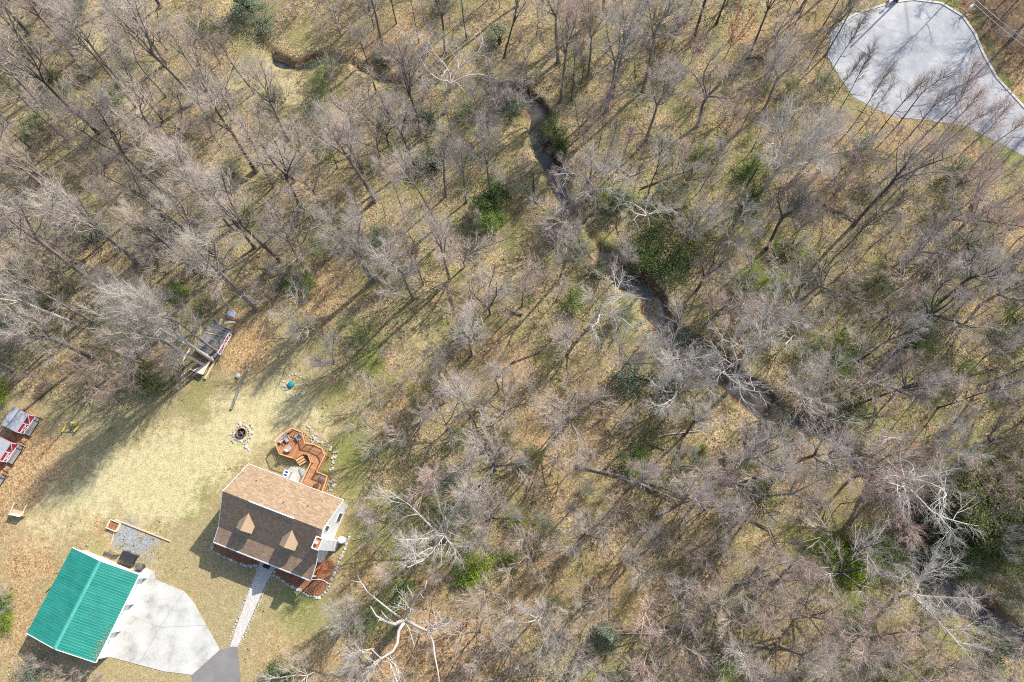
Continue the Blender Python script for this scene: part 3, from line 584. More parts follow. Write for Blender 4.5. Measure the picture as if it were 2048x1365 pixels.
# ------------------------------------------------------------ garage
GXo, GYo, GH = -48.152, 2.676, -0.384
gar = empty('garage', (GXo, GYo, 0), GH, 'white garage with ribbed green metal roof and three open-fronted bays', 'garage')
Wg, Lg, GZR, GZE = 4.447, 9.73, 3.75, 2.65
sl = (GZR-GZE)/Wg
mb = MB(); mb.extr([(-Wg+.2,0),(Wg-.65,0),(Wg-.65,GZE+.1),(0,GZR-.1),(-Wg+.2,GZE-.02)], -Lg+.2, -.2, 1)
mb.build('wall', M['siding'], gar)
mb = MB()
for a, b in ((-.2,-.5),(-2.9,-3.55),(-5.95,-6.65),(-9.1,-9.53)): mb.box(Wg-.65, Wg-.2, b, a, 0, GZE-.05)
mb.box(Wg-.65, Wg-.2, -9.1, -.5, 2.25, GZE-.05)
mb.build('bay_front', M['white'], gar)
for a, b in ((-.52,-2.88),(-3.57,-5.93),(-6.67,-9.08)):
    mb = MB(); mb.box(Wg-.648, Wg-.6, b, a, 0, 2.24)
    for k in range(1, 4): mb.box(Wg-.6, Wg-.585, b, a, k*.56-.02, k*.56+.02)
    d = mb.build('garage_door', M['white'], gar); MB().box(Wg-.585, Wg-.55, (a+b)/2-.15, (a+b)/2+.15, .8, .85).build('handle', M['dark_metal'], d)
for s_ in (-1, 1):
    mb = MB(); n = 34; p = Lg/n; vs = []; fs = []
    prof = []
    for k in range(n): prof += [(-k*p, 0), (-k*p-p*.62, 0), (-k*p-p*.72, .02), (-k*p-p*.9, .02)]
    prof.append((-Lg, 0))
    for y_, dz in prof: vs += [(0, y_, GZR+dz), (s_*Wg, y_, GZE+dz), (0, y_, GZR-.05), (s_*Wg, y_, GZE-.05)]
    for i in range(len(prof)-1):
        a = i*4; b = a+4; q = [(a,b,b+1,a+1), (a+2,a+3,b+3,b+2), (a+1,b+1,b+3,a+3)]; fs += q if s_ > 0 else [x_[::-1] for x_ in q]
    mb.add(vs, fs); mb.build('roof_panel', M['green'], gar)
MB().extr([(-.22,GZR-.05+.045),(0,GZR+.09),(.22,GZR-.05+.045),(0,GZR+.05)], -Lg-.02, .02, 1).build('ridge_cap', M['green_ridge'], gar)
mb = MB()
for y0 in (.003, -Lg-.063):
    for s_ in (-1, 1): mb.extr([(0,GZR+.04),(s_*(Wg+.02),GZE+.04),(s_*(Wg+.02),GZE-.2),(0,GZR-.2)], y0, y0+.06, 1)
mb.box(Wg+.003, Wg+.1, -Lg, 0, GZE-.1, GZE-.0); mb.build('fascia', M['white'], gar)
mb = MB(); mb.tube([(-Wg+.2,-3.2,1.7),(-Wg-.45,-3.2,1.75),(-Wg-.6,-3.2,1.9)], .09, 10); mb.tube([(-Wg-.6,-3.2,1.85),(-Wg-.6,-3.2,2.4)], .1, 10); mb.build('stove_pipe', M['rust_metal'], gar, True)
mb = MB()
for k in range(110):
    yy = -Lg+.25+abs(random.gauss(0, 1.8)); uu = Wg-abs(random.gauss(0, .32))-.06
    if yy > -3: continue
    z = GZR-uu*sl+.055; a = random.uniform(0, 6.28); r = random.uniform(.03, .08)
    mb.add([(uu+r*math.cos(a+j*1.57), yy+r*math.sin(a+j*1.57), z+random.uniform(0,.04)) for j in range(4)], [(0,1,2,3)])
o = mb.build('fallen_leaves', M['rust_leaf'], None); o.location = (GXo, GYo, 0); o.rotation_euler = (0,0,GH); tag(o, 'brown leaves drifted on the lower right corner of the green roof', 'leaves', kind='stuff')
def GL(u, v, z=0):
    c_, s_ = math.cos(GH), math.sin(GH); return (GXo+c_*u-s_*v, GYo+s_*u+c_*v, z)
cart = empty('utility_cart', GL(1.35,.95), GH, 'black lidded utility cart parked against the rear gable of the garage', 'cart')
MB().box(-.85,.85,-.5,.5,.35,.95).build('tub', M['black'], cart, bevel=.08)
MB().box(-.9,.9,-.55,.55,.952,1.05).build('lid', M['black'], cart, bevel=.04)
for sx_ in (-.6,.6):
    for sy_ in (-.53,.53):
        mb = MB(); mb.tube([(sx_,sy_-.05,.25),(sx_,sy_+.05,.25)], .25, 14); mb.build('wheel', M['dark_metal'], cart)
mb = MB(); mb.tube([(.85,0,.6),(1.2,.1,.8)], .03, 6); mb.build('handle', M['dark_metal'], cart)
b_ = MB().lathe([(.28,0),(.38,.9),(.42,.95),(.42,1.0),(.3,1.08)], (0,0), 20).build('rubbish_bin', M['dark_metal'], None, True); b_.location = GL(3.1,.5); tag(b_, 'round dark rubbish bin by the rear right corner of the garage', 'bin')
mb = MB(); mb.beam((-.9,0,.1),(.9,.05,.1), .22, .2); mb.beam((-.7,.12,.3),(.75,.1,.28), .2, .15); o = mb.build('timber_stack', M['dark_metal'], None); o.location = GL(-1.2,.35); o.rotation_euler = (0,0,GH); tag(o, 'short stack of dark weathered planks lying along the garage gable', 'planks')
mb = MB()
for q in (-.25, .25): mb.beam((q,0,.0),(q,.35,1.1), .07, .05)
for k in range(4): mb.beam((-.25,.08+.08*k,.25+.25*k),(.25,.08+.08*k,.25+.25*k), .06, .04)
o = mb.build('step_ladder', M['lumber'], None); o.location = GL(-.1,.9); o.rotation_euler = (0,0,GH+.6); tag(o, 'small yellowish wooden ladder leaning beside the black cart', 'ladder')

# ------------------------------------------------------------ yard things
def beam_obj(name, a, b, w_, h_, mat, label, cat, group=None, z=.0):
    A = at(*a); B = at(*b); mb = MB(); mb.beam((A[0],A[1],z+h_/2),(B[0],B[1],z+h_/2), w_, h_); return tag(mb.build(name, M[mat], bevel=.01), label, cat, group)
beam_obj('timber_beam', (497,732), (463,820), .26, .24, 'wood_grey', 'long weathered timber beam lying on the lawn above the fire pit', 'beam')
o = beam_obj('border_timber', (232,1040), (342,1083), .16, .16, 'lumber', 'long tan border timber along the top of the gravel pad', 'timber', 'timbers edging the gravel pad')
beam_obj('border_timber', (218,1052), (231,1042), .2, .18, 'lumber_pale', 'short pale border timber at the upper left corner of the gravel pad', 'timber', 'timbers edging the gravel pad')
beam_obj('border_timber', (230,1062), (222,1090), .1, .12, 'lumber', 'thin border timber down the left side of the gravel pad', 'timber', 'timbers edging the gravel pad')
pl = empty('planter_box', tuple(at(229,1052)), HH, 'small open wooden planter box at the corner of the gravel pad', 'planter')
mb = MB(); mb.box(-.7,.7,-.55,-.47,0,.35); mb.box(-.7,.7,.47,.55,0,.35); mb.box(-.7,-.62,-.47,.47,0,.35); mb.box(.62,.7,-.47,.47,0,.35); mb.build('frame', M['lumber_pale'], pl)
MB().box(-.62,.62,-.47,.47,0,.2).build('soil', M['mulch'], pl)
# fire pit
c0 = at(484,867); fp = empty('fire_pit', tuple(c0), 0, 'round fire pit with blackened steel ring and loose stone circle on the lawn', 'fire pit')
mb = MB()
for r, n, s_ in ((1.0, 20, .17), (1.4, 22, .15)):
    for k in range(n):
        a = 6.283*k/n+random.uniform(-.08,.08); q = r*random.uniform(.93,1.07)
        if r > 1.2 and random.random() < .3: continue
        mb.rock((q*math.cos(a), q*math.sin(a), .05), s_*random.uniform(.7,1.3))
mb.build('stone_ring', M['stone'], fp)
MB().lathe([(.62,0),(.62,.38),(.57,.38),(.57,.03)], (0,0), 28).build('steel_ring', M['rust_metal'], fp)
MB().lathe([(.56,.02),(.5,.06),(.1,.1)], (0,0), 20).build('ash_bed', M['soot'], fp)
mb = MB(); mb.tube([(-.3,-.1,.14),(.3,.15,.16)], .06, 7); mb.tube([(-.2,.25,.2),(.2,-.25,.22)], .05, 7); mb.build('charred_log', M['wood_grey'], fp)
for px_, py_, r_, lb in ((480,846,.26,'flat pinkish stone just above the fire pit ring'), (493,894,.3,'pale flat stone just below the fire pit ring'), (498,900,.2,'smallest pale stone below the fire pit')):
    p = at(px_, py_); tag(MB().rock((p[0],p[1],.04), r_, .35).build('flat_stone', M['stone']), lb, 'stone')
# round bed with teal lid
edging('stone_edging', [tuple(at(583,770)+np.array([1.35*math.cos(a)+.3, 1.35*math.sin(a), 0])) for a in np.linspace(-2.2, 2.4, 16)], .12, 'thin ring of stones round the teal lid on the lawn', .25)
p = at(583,770); o = MB().lathe([(.36,0),(.38,.28),(.40,.3),(.34,.36)], (0,0), 22).build('teal_tub', M['teal'], None, True); o.location = tuple(p); tag(o, 'round teal lidded tub set in the small stone ring', 'tub')
clump('rock_pile', *( (lambda q: (float((q[:2]-np.array([HX,HY]))@hu), float((q[:2]-np.array([HX,HY]))@hv)))(at(572,771))), .6, 'loose pale rocks left of the teal tub')
o = MB().rock((*at(477,753)[:2], .15), .35, .8).build('boulder', M['stone']); tag(o, 'lone grey boulder beside the weathered timber beam', 'boulder')
# swing bench, lower left
sb = empty('garden_bench', tuple(at(42,1024)), math.radians(-14), 'tan wooden garden bench frame alone on the lower left lawn', 'bench')
MB().box(-.75,.75,-.3,.15,.4,.46).build('seat', M['lumber'], sb); MB().add([(-.75,-.3,.46),(.75,-.3,.46),(.75,-.5,1.0),(-.75,-.5,1.0),(-.75,-.35,.46),(.75,-.35,.46),(.75,-.55,1.0),(-.75,-.55,1.0)],[(0,1,2,3),(7,6,5,4),(0,4,5,1),(1,5,6,2),(2,6,7,3),(3,7,4,0)]).build('backrest', M['lumber_pale'], sb)
for sx_ in (-.75,.75): MB().beam((sx_,-.4,.7),(sx_*1.05,.95,.66), .1, .06).build('armrest', M['lumber_pale'], sb)
for sx_ in (-.75,.75):
    for sy_ in (-.35,.85): MB().box(sx_-.04,sx_+.04,sy_-.04,sy_+.04,0,.68).build('leg', M['lumber'], sb)
# yellow see-saw
ss = empty('see_saw', tuple(at(145,856)), 0, 'yellow four-seat see-saw on the shaded lawn', 'see-saw')
for dx, dy, rz in ((-.75,-.15,1.2),(.35,.55,-.1),(.85,-.25,.9)):
    q = Matrix.Rotation(rz, 3, 'Z') @ Vector((.42,0,0))
    MB().beam((dx-q.x,dy-q.y,.5),(dx+q.x,dy+q.y,.5), .2, .05).build('seat', M['yellow'], ss)
mb = MB(); mb.beam((-.75,-.15,.44),(.85,-.25,.44), .08, .06); mb.beam((.35,.55,.44),(.0,-.2,.44), .08, .06); mb.beam((0,-.2,0),(0,-.2,.44), .14, .14); mb.build('frame', M['dark_metal'], ss)
# small red play sheds at the left edge
def play_shed(px, py, label, tone):
    p = at(px, py); s = empty('play_shed', (p[0], p[1], 0), math.radians(-26), label, 'shed', 'small grey-roofed red sheds on the left lawn')
    # local: front faces +x, roof slopes down to -x
    w_, dpt = 1.25, 2.6
    MB().add([(-dpt,-w_,1.45),(.1,-w_,1.95),(.1,w_,1.95),(-dpt,w_,1.45),(-dpt,-w_,1.38),(.1,-w_,1.88),(.1,w_,1.88),(-dpt,w_,1.38)],[(0,1,2,3),(7,6,5,4),(0,4,5,1),(1,5,6,2),(2,6,7,3),(3,7,4,0)]).build('roof', M['grey_metal'], s)
    MB().box(-dpt+.1,-.0,-w_+.08,w_-.08,.0,1.36).build('wall', M[tone], s)
    MB().box(0.0,.06,-w_,w_,.5,1.87).build('front_panel', M[tone], s)
    mb = MB(); x0, x1 = .062, .1
    for a, b in ((-w_,-w_+.1),(w_-.1,w_),(-.05,.05)): mb.box(x0,x1,a,b,.5,1.9)
    mb.box(x0,x1,-w_+.1,w_-.1,1.8,1.9); mb.box(x0,x1,-w_+.1,w_-.1,.5,.6)
    mb.box(x0,x1,-w_+.1,-.05,1.16,1.24)
    mb.beam((.085,-w_+.1,.6),(.085,-.05,1.16), .07, .03, (1,0,0)); mb.beam((.085,-w_+.1,1.16),(.085,-.05,.6), .07, .03, (1,0,0))
    mb.beam((.085,.05,.6),(.085,w_-.1,1.8), .07, .03, (1,0,0))
    mb.build('white_trim', M['white'], s)
    MB().box(.062,.09,.35,.85,1.3,1.7).build('window', M['glass'], s)
    MB().box(.02,.8,-w_+.1,w_-.1,.36,.44).build('porch_floor', M['wood_grey'], s)
    for y_ in (-w_+.05, w_-.05):
        MB().beam((.8,y_,.0),(.8,y_,.95), .09, .09, (1,0,0)).build('post', M['black'], s)
        MB().beam((.1,y_,.9),(1.15,y_*1.12,.9), .07, .08).build('rail', M['black'], s)
play_shed(64, 852, 'small red shed with grey roof, the uppermost of the left-edge sheds', 'red')
play_shed(30, 908, 'small bright red shed with grey roof, middle one of the left-edge sheds', 'red')
play_shed(-5, 966, 'small shed half outside the photo, lowest of the left-edge sheds', 'red')
# tree fort
tf = empty('tree_fort', tuple(at(432,712)), math.radians(66), 'weathered grey plank fort built round a clump of tall trunks', 'tree fort')
MB().prism([(-.4,.12),(-.4,-.8),(3.8,-.8),(3.8,2.6),(-.3,2.7)], .55, .7).build('platform', M['wood_grey'], tf)
mb = MB(); mb.box(.2,3.2,-.86,-.8,.72,1.5); fpn = mb.build('barn_panel', M['red'], tf)
mb = MB()
for a, b in ((.2,.3),(1.15,1.25),(2.15,2.25),(3.1,3.2)): mb.box(a,b,-.92,-.862,.72,1.55)
mb.box(.2,3.2,-.92,-.862,1.5,1.6); mb.box(.2,3.2,-.92,-.862,.7,.8)
for a in (.3,1.25,2.25): mb.beam((a,-.89,.8),(a+.85,-.89,1.5), .08, .03, (0,1,0))
mb.beam((1.25,-.89,1.5),(2.15,-.89,.8), .08, .03, (0,1,0)); mb.build('white_trim', M['white'], fpn)
mb = MB(); mb.box(-2.95,-.41,3.2,3.32,.7,.8); mb.box(-2.95,-.41,-.1,.1,.7,.82); mb.box(-2.98,-2.8,.1,2.2,.7,.82); mb.add([(-2.8,.15,.72),(-1.3,.15,.72),(-2.8,1.3,.72),(-2.8,.15,.78),(-1.3,.15,.78),(-2.8,1.3,.78)],[(2,1,0),(3,4,5),(0,1,4,3),(1,2,5,4),(2,0,3,5)]); mb.build('pale_edging', M['lumber_pale'], tf)
MB().box(-3.3,.1,-.45,-.22,.1,.3).build('border_beam', M['lumber'], tf)
for a, b in ((-2.8,.2),(-2.8,3.1),(3.6,-.6),(3.6,2.4),(0,0),(0,2.5)): MB().box(a-.07,a+.07,b-.07,b+.07,0,.548).build('post', M['wood_grey'], tf)
def board(a, b, w_, mat, label, z=.05, z2=.1):
    A = at(*a); B = at(*b); mb = MB(); mb.beam((A[0],A[1],z),(B[0],B[1],z2), w_, .05); tag(mb.build('loose_board', M[mat]), label, 'board', 'scrap boards above the plank fort')
board((447,640),(437,657), .45, 'lumber_pale', 'wide pale board angled down from the top of the scrap heap', .5, .1)
board((449,646),(470,645), .3, 'lumber_pale', 'pale board lying level at the upper right of the scrap heap')
board((438,657),(464,659), .18, 'lumber_pale', 'long thin pale board across the middle of the scrap heap')
board((434,663),(452,666), .25, 'lumber_pale', 'pale board on the lower left of the scrap heap')
board((416,669),(446,675), .14, 'lumber', 'narrow tan board at the top edge of the fort platform', .75, .75)
board((430,638),(438,650), .28, 'wood_grey', 'grey board at the left side of the scrap heap')
board((450,636),(478,641), .3, 'rust_metal', 'rusty brown board at the very top of the scrap heap')
board((516,686),(529,650), .1, 'lumber', 'thin tan pole lying on the leaves right of the fort')
p = at(463,628); o = MB().rock((p[0],p[1],.1), .7, .3).build('tarp', M['tarp']); tag(o, 'crumpled blue-grey tarp above the scrap boards', 'tarp')
# road furniture
def mailbox(px, py, label):
    p = at(px, py); m = empty('mailbox', tuple(p), 0.6, label, 'mailbox', 'roadside mailboxes')
    MB().box(-.05,.05,-.05,.05,0,1.1).build('post', M['white'], m); 
    mb = MB(); mb.extr([(-.16,1.1),(.16,1.1),(.16,1.28),(.08,1.38),(-.08,1.38),(-.16,1.28)], -.35, .35, 0); mb.build('box', M['white'], m)
mailbox(1933, 25, 'white mailbox on the grass verge at the right of the cul-de-sac')
mailbox(1774, 14, 'white mailbox at the top left edge of the cul-de-sac')
p = at(1787,1); o = MB().box(-.5,.5,-.4,.4,0,1.1).box(-.55,.55,-.45,.45,1.102,1.18).build('wheelie_bin', M['blue'], bevel=.03); o.location = tuple(p); tag(o, 'dark blue bin at the top kerb of the cul-de-sac', 'bin')
for k, (a, b, dz) in enumerate((((1951,0),(2048,83),0),((1960,-3),(2052,72),.1))):
    A = at(*a, 8.5+dz); B = at(*b, 8.5+dz); d = B-A; A = A-d*1.2; B = B+d*1.2; pts = [A+(B-A)*q/12+np.array([0,0,-2.2*(1-(2*q/12-1)**2)*.5+.5]) for q in range(13)]
    tag(MB().tube(pts, .022, 5).build('overhead_cable', M['white']), ['left-hand pale overhead cable crossing the top right corner', 'right-hand pale overhead cable crossing the top right corner'][k], 'cable', 'overhead cables in the top right corner')
for k, q in enumerate((A, B)):
    p_ = MB().tube([(q[0],q[1],0),(q[0],q[1],9.6)], [.16,.11], 10).build('utility_pole', M['bark_dark']); tag(p_, 'brown wooden utility pole carrying the cables, %s end' % ('upper left' if k == 0 else 'lower right'), 'pole')

# ------------------------------------------------------------ trees
def unit(a): return a/np.maximum(np.linalg.norm(a, axis=-1, keepdims=True), 1e-9)
def tubes(P, R, n):      # P (M,S,3) paths, R (M,S) radii -> verts, quads
    Mn, S, _ = P.shape
    T = np.zeros_like(P); T[:, 1:-1] = P[:, 2:]-P[:, :-2]; T[:, 0] = P[:, 1]-P[:, 0]; T[:, -1] = P[:, -1]-P[:, -2]; T = unit(T)
    ref = np.where(np.abs(T[:, :1, 2:3]) > .8, np.array([1., 0, 0]), np.array([0, 0, 1.]))
    ref = np.broadcast_to(ref, T.shape); A = unit(np.cross(T, ref)); B = np.cross(T, A)
    an = np.arange(n)*2*math.pi/n
    Vv = P[:, :, None, :]+R[:, :, None, None]*(A[:, :, None, :]*np.cos(an)[None, None, :, None]+B[:, :, None, :]*np.sin(an)[None, None, :, None])
    I = np.arange(Mn*S*n).reshape(Mn, S, n); J = np.roll(I, -1, axis=2)
    Qd = np.stack([I[:, :-1], J[:, :-1], J[:, 1:], I[:, 1:]], -1).reshape(-1, 4)
    return Vv.reshape(-1, 3), Qd
def merge(lst):
    Vs, Qs, o = [], [], 0
    for v_, q_ in lst: Vs.append(v_); Qs.append(q_+o); o += len(v_)
    return np.concatenate(Vs), np.concatenate(Qs)
def spawn(P, R, k, length, ang, up, segs, r, wob=0.15, t0=0.25, t1=1.0, jit=0.35):
    """k children on every path of P; returns new paths and radii"""
    Mn, S, _ = P.shape; tt = t0+(t1-t0)*(np.arange(k)[None, :]+rng.random((Mn, k)))/k
    f = tt*(S-1); i = np.minimum(f.astype(int), S-2); fr = (f-i)[..., None]; m = np.arange(Mn)[:, None]
    base = P[m, i]*(1-fr)+P[m, i+1]*fr; d = unit(P[m, i+1]-P[m, i]); rb = R[m, i]*(1-fr[..., 0])+R[m, i+1]*fr[..., 0]
    rd = unit(rng.normal(size=base.shape)); side = unit(rd-d*(rd*d).sum(-1, keepdims=True))
    a = np.radians(ang)*(1+jit*rng.normal(size=tt.shape))[..., None]
    dr = unit(d*np.cos(a)+side*np.sin(a)+np.array([0, 0, up]))
    Ls = length*(1.15-0.55*tt)*rng.uniform(.65, 1.3, tt.shape); base = base.reshape(-1, 3); dr = dr.reshape(-1, 3); Ls = Ls.reshape(-1); rb = rb.reshape(-1)
    out = [base]; cur = dr
    for s in range(segs):
        out.append(out[-1]+cur*(Ls/segs)[:, None]); cur = unit(cur+rng.normal(size=cur.shape)*wob+np.array([0, 0, up*.35]))
    NP = np.stack(out, 1); r0 = np.minimum(r, rb*.8)
    NR = r0[:, None]*np.linspace(1, .35, segs+1)[None, :]
    return NP, NR
def one_path(p, d, Ln, n, wob, up):
    pts = [np.array(p, float)]; d = unit(np.array(d, float))
    for _ in range(n):
        pts.append(pts[-1]+d*Ln/n); d = unit(d+rng.normal(size=3)*wob+np.array([0, 0, up]))
    return np.array(pts)
def bare_tree(kind):
    """returns (trunk verts+quads, crown verts+quads) of a unit tree about 20 m tall"""
    trunk = []; limbsP = []; limbsR = []
    S = 7
    def res(pts, r0, r1, pw=1.0):       # resample limb to S points
        t = np.linspace(0, len(pts)-1, S); i = np.minimum(t.astype(int), len(pts)-2); f = (t-i)[:, None]
        limbsP.append(pts[i]*(1-f)+pts[i+1]*f); limbsR.append(r1+(r0-r1)*(1-np.linspace(0, 1, S))**pw)
    K = dict(
        tall=dict(H=20, r=.24, fork=.52, lead=3, nl=15, l0=.42, ll=4.8, la=40, up=.09, sec=7, sl=1.9, ter=6, tl=.95, tw=3, wl=.6),
        slim=dict(H=15, r=.12, fork=.75, lead=1, nl=14, l0=.35, ll=3.0, la=36, up=.13, sec=5, sl=1.3, ter=5, tl=.75, tw=4, wl=.5),
        pole=dict(H=15, r=.10, fork=.42, lead=1, nl=18, l0=.3, ll=2.4, la=30, up=.12, sec=5, sl=1.2, ter=4, tl=.65, tw=3, wl=.45),
        broad=dict(H=13, r=.22, fork=.28, lead=5, nl=20, l0=.25, ll=4.4, la=48, up=.07, sec=7, sl=1.7, ter=6, tl=.85, tw=4, wl=.5),
        crooked=dict(H=15, r=.24, fork=.40, lead=4, nl=12, l0=.40, ll=4.8, la=55, up=.03, sec=6, sl=2.0, ter=6, tl=1.0, tw=4, wl=.6),
        small=dict(H=8, r=.09, fork=.25, lead=4, nl=12, l0=.2, ll=2.5, la=42, up=.09, sec=6, sl=1.2, ter=5, tl=.6, tw=4, wl=.4),
        shrub=dict(H=3.2, r=.035, fork=.05, lead=9, nl=0, l0=.1, ll=1.2, la=35, up=.08, sec=7, sl=.8, ter=5, tl=.42, tw=3, wl=.28))[kind]
    H, r = K['H'], K['r']; cr = kind == 'crooked'
    wob = .16 if cr else .05
    main = one_path((0, 0, -.4), (rng.normal()*.04, rng.normal()*.04, 1), H*K['fork']+.4, 8, wob*.5, .02)
    r1 = r*.72 if K['lead'] > 1 else r*.55
    tr = r1+(r*1.0-r1)*np.linspace(1, 0, 9); tr[0] *= 1.5; tr[1] *= 1.12
    trunk.append(tubes(main[None], tr[None], 9 if H > 10 else 6))
    top = main[-1]; dirn = unit(main[-1]-main[-2]); leaders = []
    for k in range(K['lead']):
        az = 2*math.pi*k/K['lead']+rng.uniform(-.5, .5)
        tilt = (0 if K['lead'] == 1 else rng.uniform(.18, .38) if kind == 'tall' else rng.uniform(.08, .2) if kind == 'pole' else rng.uniform(.3, .75) if kind != 'shrub' else rng.uniform(.15, .9))
        d = dirn+np.array([math.cos(az), math.sin(az), 0])*math.tan(tilt)
        Ln = H*(1-K['fork'])*rng.uniform(.82, 1.08)*(1 if kind == 'tall' else .95)
        p0 = top if k == 0 or kind == 'shrub' else main[-1 if rng.random() < .6 else -2]
        pts = one_path(p0, d, Ln, 9, wob*1.6, .06 if not cr else .02); leaders.append(pts)
        res(pts, r1*(.85 if K['lead'] > 1 else 1), .025 if H > 6 else .008, 1.0)
    if kind in ('tall', 'slim', 'pole'):
        for k in range(3 if kind == 'tall' else 4):          # a few low dead or side limbs
            i = int(rng.integers(3, 8)); az = rng.uniform(0, 6.28)
            pts = one_path(main[i], (math.cos(az), math.sin(az), rng.uniform(.1, .9)), rng.uniform(1.2, 3.2), 5, .18, .03); res(pts, .05, .012)
    nlm = K['nl']
    for k in range(nlm):
        ld_ = leaders[k % len(leaders)]; t = (k//len(leaders)+rng.random())/max(1, math.ceil(nlm/len(leaders))); t = .04+.85*t
        f = t*(len(ld_)-1); i = int(f); p = ld_[i]+(ld_[i+1]-ld_[i])*(f-i); d = unit(ld_[i+1]-ld_[i])
        az = k*2.4+rng.uniform(-.4, .4); sd = np.array([math.cos(az), math.sin(az), 0]); a = math.radians(K['la']*rng.uniform(.75, 1.25))
        pts = one_path(p, d*math.cos(a)+sd*math.sin(a), K['ll']*(1.05-.6*t)*rng.uniform(.7, 1.2), 7, wob*1.8+.04, K['up']); res(pts, max(.03, r*.34*(1-.6*t)), .015)
    LP = np.array(limbsP); LR = np.array(limbsR)
    trunk.append(tubes(LP, LR, 6 if H > 6 else 4))
    thin = 1.0 if H > 6 else .6
    P2, R2 = spawn(LP, LR, K['sec'], K['sl']*1.3, 33, K['up']*.9, 3, .030*thin, .12, .2)
    P3, R3 = spawn(P2, R2, K['ter'], K['tl']*1.15, 34, K['up']*.8, 2, .0145*thin, .12, .12)
    P4, R4 = spawn(P3, R3, K['tw'], K['wl']*1.1, 32, K['up']*.7, 1, .0085*thin, 0, .1)
    if kind in ('tall', 'crooked'):                        # break the evenness: drop some twigs
        keep = rng.random(len(P3)) > .12; P3, R3 = P3[keep], R3[keep]
    crown = merge([tubes(P2, R2, 4), tubes(P3, R3, 3), tubes(P4, R4*1.0, 3)])
    return merge(trunk), crown, (P4, R4)
def leaves(c, n, size, flat=0.0):
    """n small leaf quads at points c (n,3)"""
    a = unit(rng.normal(size=(n, 3))); b = unit(np.cross(a, unit(rng.normal(size=(n, 3))))); s = size*rng.uniform(.6, 1.4, (n, 1))
    Vv = np.stack([c-a*s, c+b*s*.55, c+a*s, c-b*s*.55], 1).reshape(-1, 3); Qd = np.arange(n*4).reshape(-1, 4); return Vv, Qd
def lumpy(n, rx, rz, zc, k, shell=.55):
    """points spread through k overlapping lumps: gaps and an uneven outline"""
    az = rng.uniform(0, 6.28, k); rr = rx*np.sqrt(rng.random(k))*.72; lc = np.stack([rr*np.cos(az), rr*np.sin(az), zc+rng.normal(size=k)*rz*.38-rr/rx*rz*.3], 1)
    lr = rng.uniform(.26, .5, k)*rx; j = rng.integers(0, k, n); d = unit(rng.normal(size=(n, 3))); q = (rng.random(n)**shell)*lr[j]
    q *= 1+.25*rng.normal(size=n)
    p = lc[j]+d*q[:, None]*np.array([1, 1, rz/rx*.9]); p[:, 2] = np.maximum(p[:, 2], .05); return p, lc
def evergreen(rx, h, n, size, k=16):
    p, lc = lumpy(n, rx, h*.42, h*.52, k)
    foliage = leaves(p, n, size)
    st = []
    for c_ in lc: st.append(np.array([[0, 0, -.2], [c_[0]*.3, c_[1]*.3, h*.3], [c_[0]*.8, c_[1]*.8, c_[2]*.85], c_]))
    st = np.array(st); return tubes(st, np.full(st.shape[:2], 1.)*np.array([.07, .05, .03, .012]), 5), foliage
def conifer(h, r, n):
    z = h*(1-np.sqrt(rng.random(n)))*.92+h*.06; az = rng.integers(0, 11, n)*.571+np.floor(z*2.2)*1.3; q = r*(1-z/h)*np.sqrt(rng.random(n))*rng.uniform(.6, 1.15, n)
    az = az+rng.normal(size=n)*.13; c_ = np.stack([q*np.cos(az), q*np.sin(az), z-.25*q], 1)
    trunk = tubes(np.array([[[0, 0, -.3], [0, 0, h*.5], [0, 0, h]]]), np.array([[.13, .08, .015]]), 6)
    return trunk, leaves(c_, n, .11)
PROTO = {}
def proto(key, trunk, crown, tn='trunk', cn='crown'):
    PROTO[key] = (mesh_np(tn, *trunk, True), mesh_np(cn, *crown), tn, cn)
for kind, cnt in (('tall', 6), ('slim', 3), ('pole', 4), ('broad', 4), ('crooked', 3), ('small', 4), ('shrub', 3)):
    for i in range(cnt):
        tr_, cr_, _ = bare_tree(kind); proto((kind, i), tr_, cr_, 'trunk' if kind != 'shrub' else 'stems', 'crown' if kind != 'shrub' else 'twigs')
for i in range(3):
    tr_, fo_ = evergreen(2.2, 2.6, 3000, .065, 22); proto(('bush', i), tr_, fo_, 'stems', 'foliage')
for i in range(2):
    tr_, fo_ = evergreen(2.0, 5.0, 5200, .075, 22); proto(('column', i), tr_, fo_, 'stems', 'foliage')
tr_, fo_ = evergreen(3.6, 6.5, 15000, .08, 34); proto(('big', 0), tr_, fo_, 'stems', 'foliage')
tr_, fo_ = evergreen(3.4, 7.0, 13000, .08, 30); proto(('big', 1), tr_, fo_, 'stems', 'foliage')
proto(('conifer', 0), *conifer(7, 1.6, 5200))
# leafing shrub: bare stems with sparse fresh leaves
for i in range(2):
    tr_, cr_, (P4, R4) = bare_tree('shrub'); PT = P4.reshape(-1, 3); PT = PT[rng.integers(0, len(PT), 2300)]+rng.normal(size=(2300, 3))*.08
    st = merge([tr_, cr_]); proto(('leafing', i), st, leaves(PT, len(PT), .055), 'stems', 'foliage')
NK = {}
for k_ in PROTO: NK[k_[0]] = NK.get(k_[0], 0)+1
BASEH = dict(pole=15, tall=20, slim=15, broad=13, crooked=15, small=8, shrub=3.2, bush=2.6, column=5, big=6.5, conifer=7, leafing=3.2)
MATMESH = {}
def mesh_with(me, mat):       # one mesh data per (proto, material)
    k_ = (me.name, mat)
    if k_ not in MATMESH:
        m_ = me if not me.materials else me.copy()
        m_.materials.clear(); m_.materials.append(M[mat]); MATMESH[k_] = m_
    return MATMESH[k_]
TREES = []      # (root, kind, look, px, py)
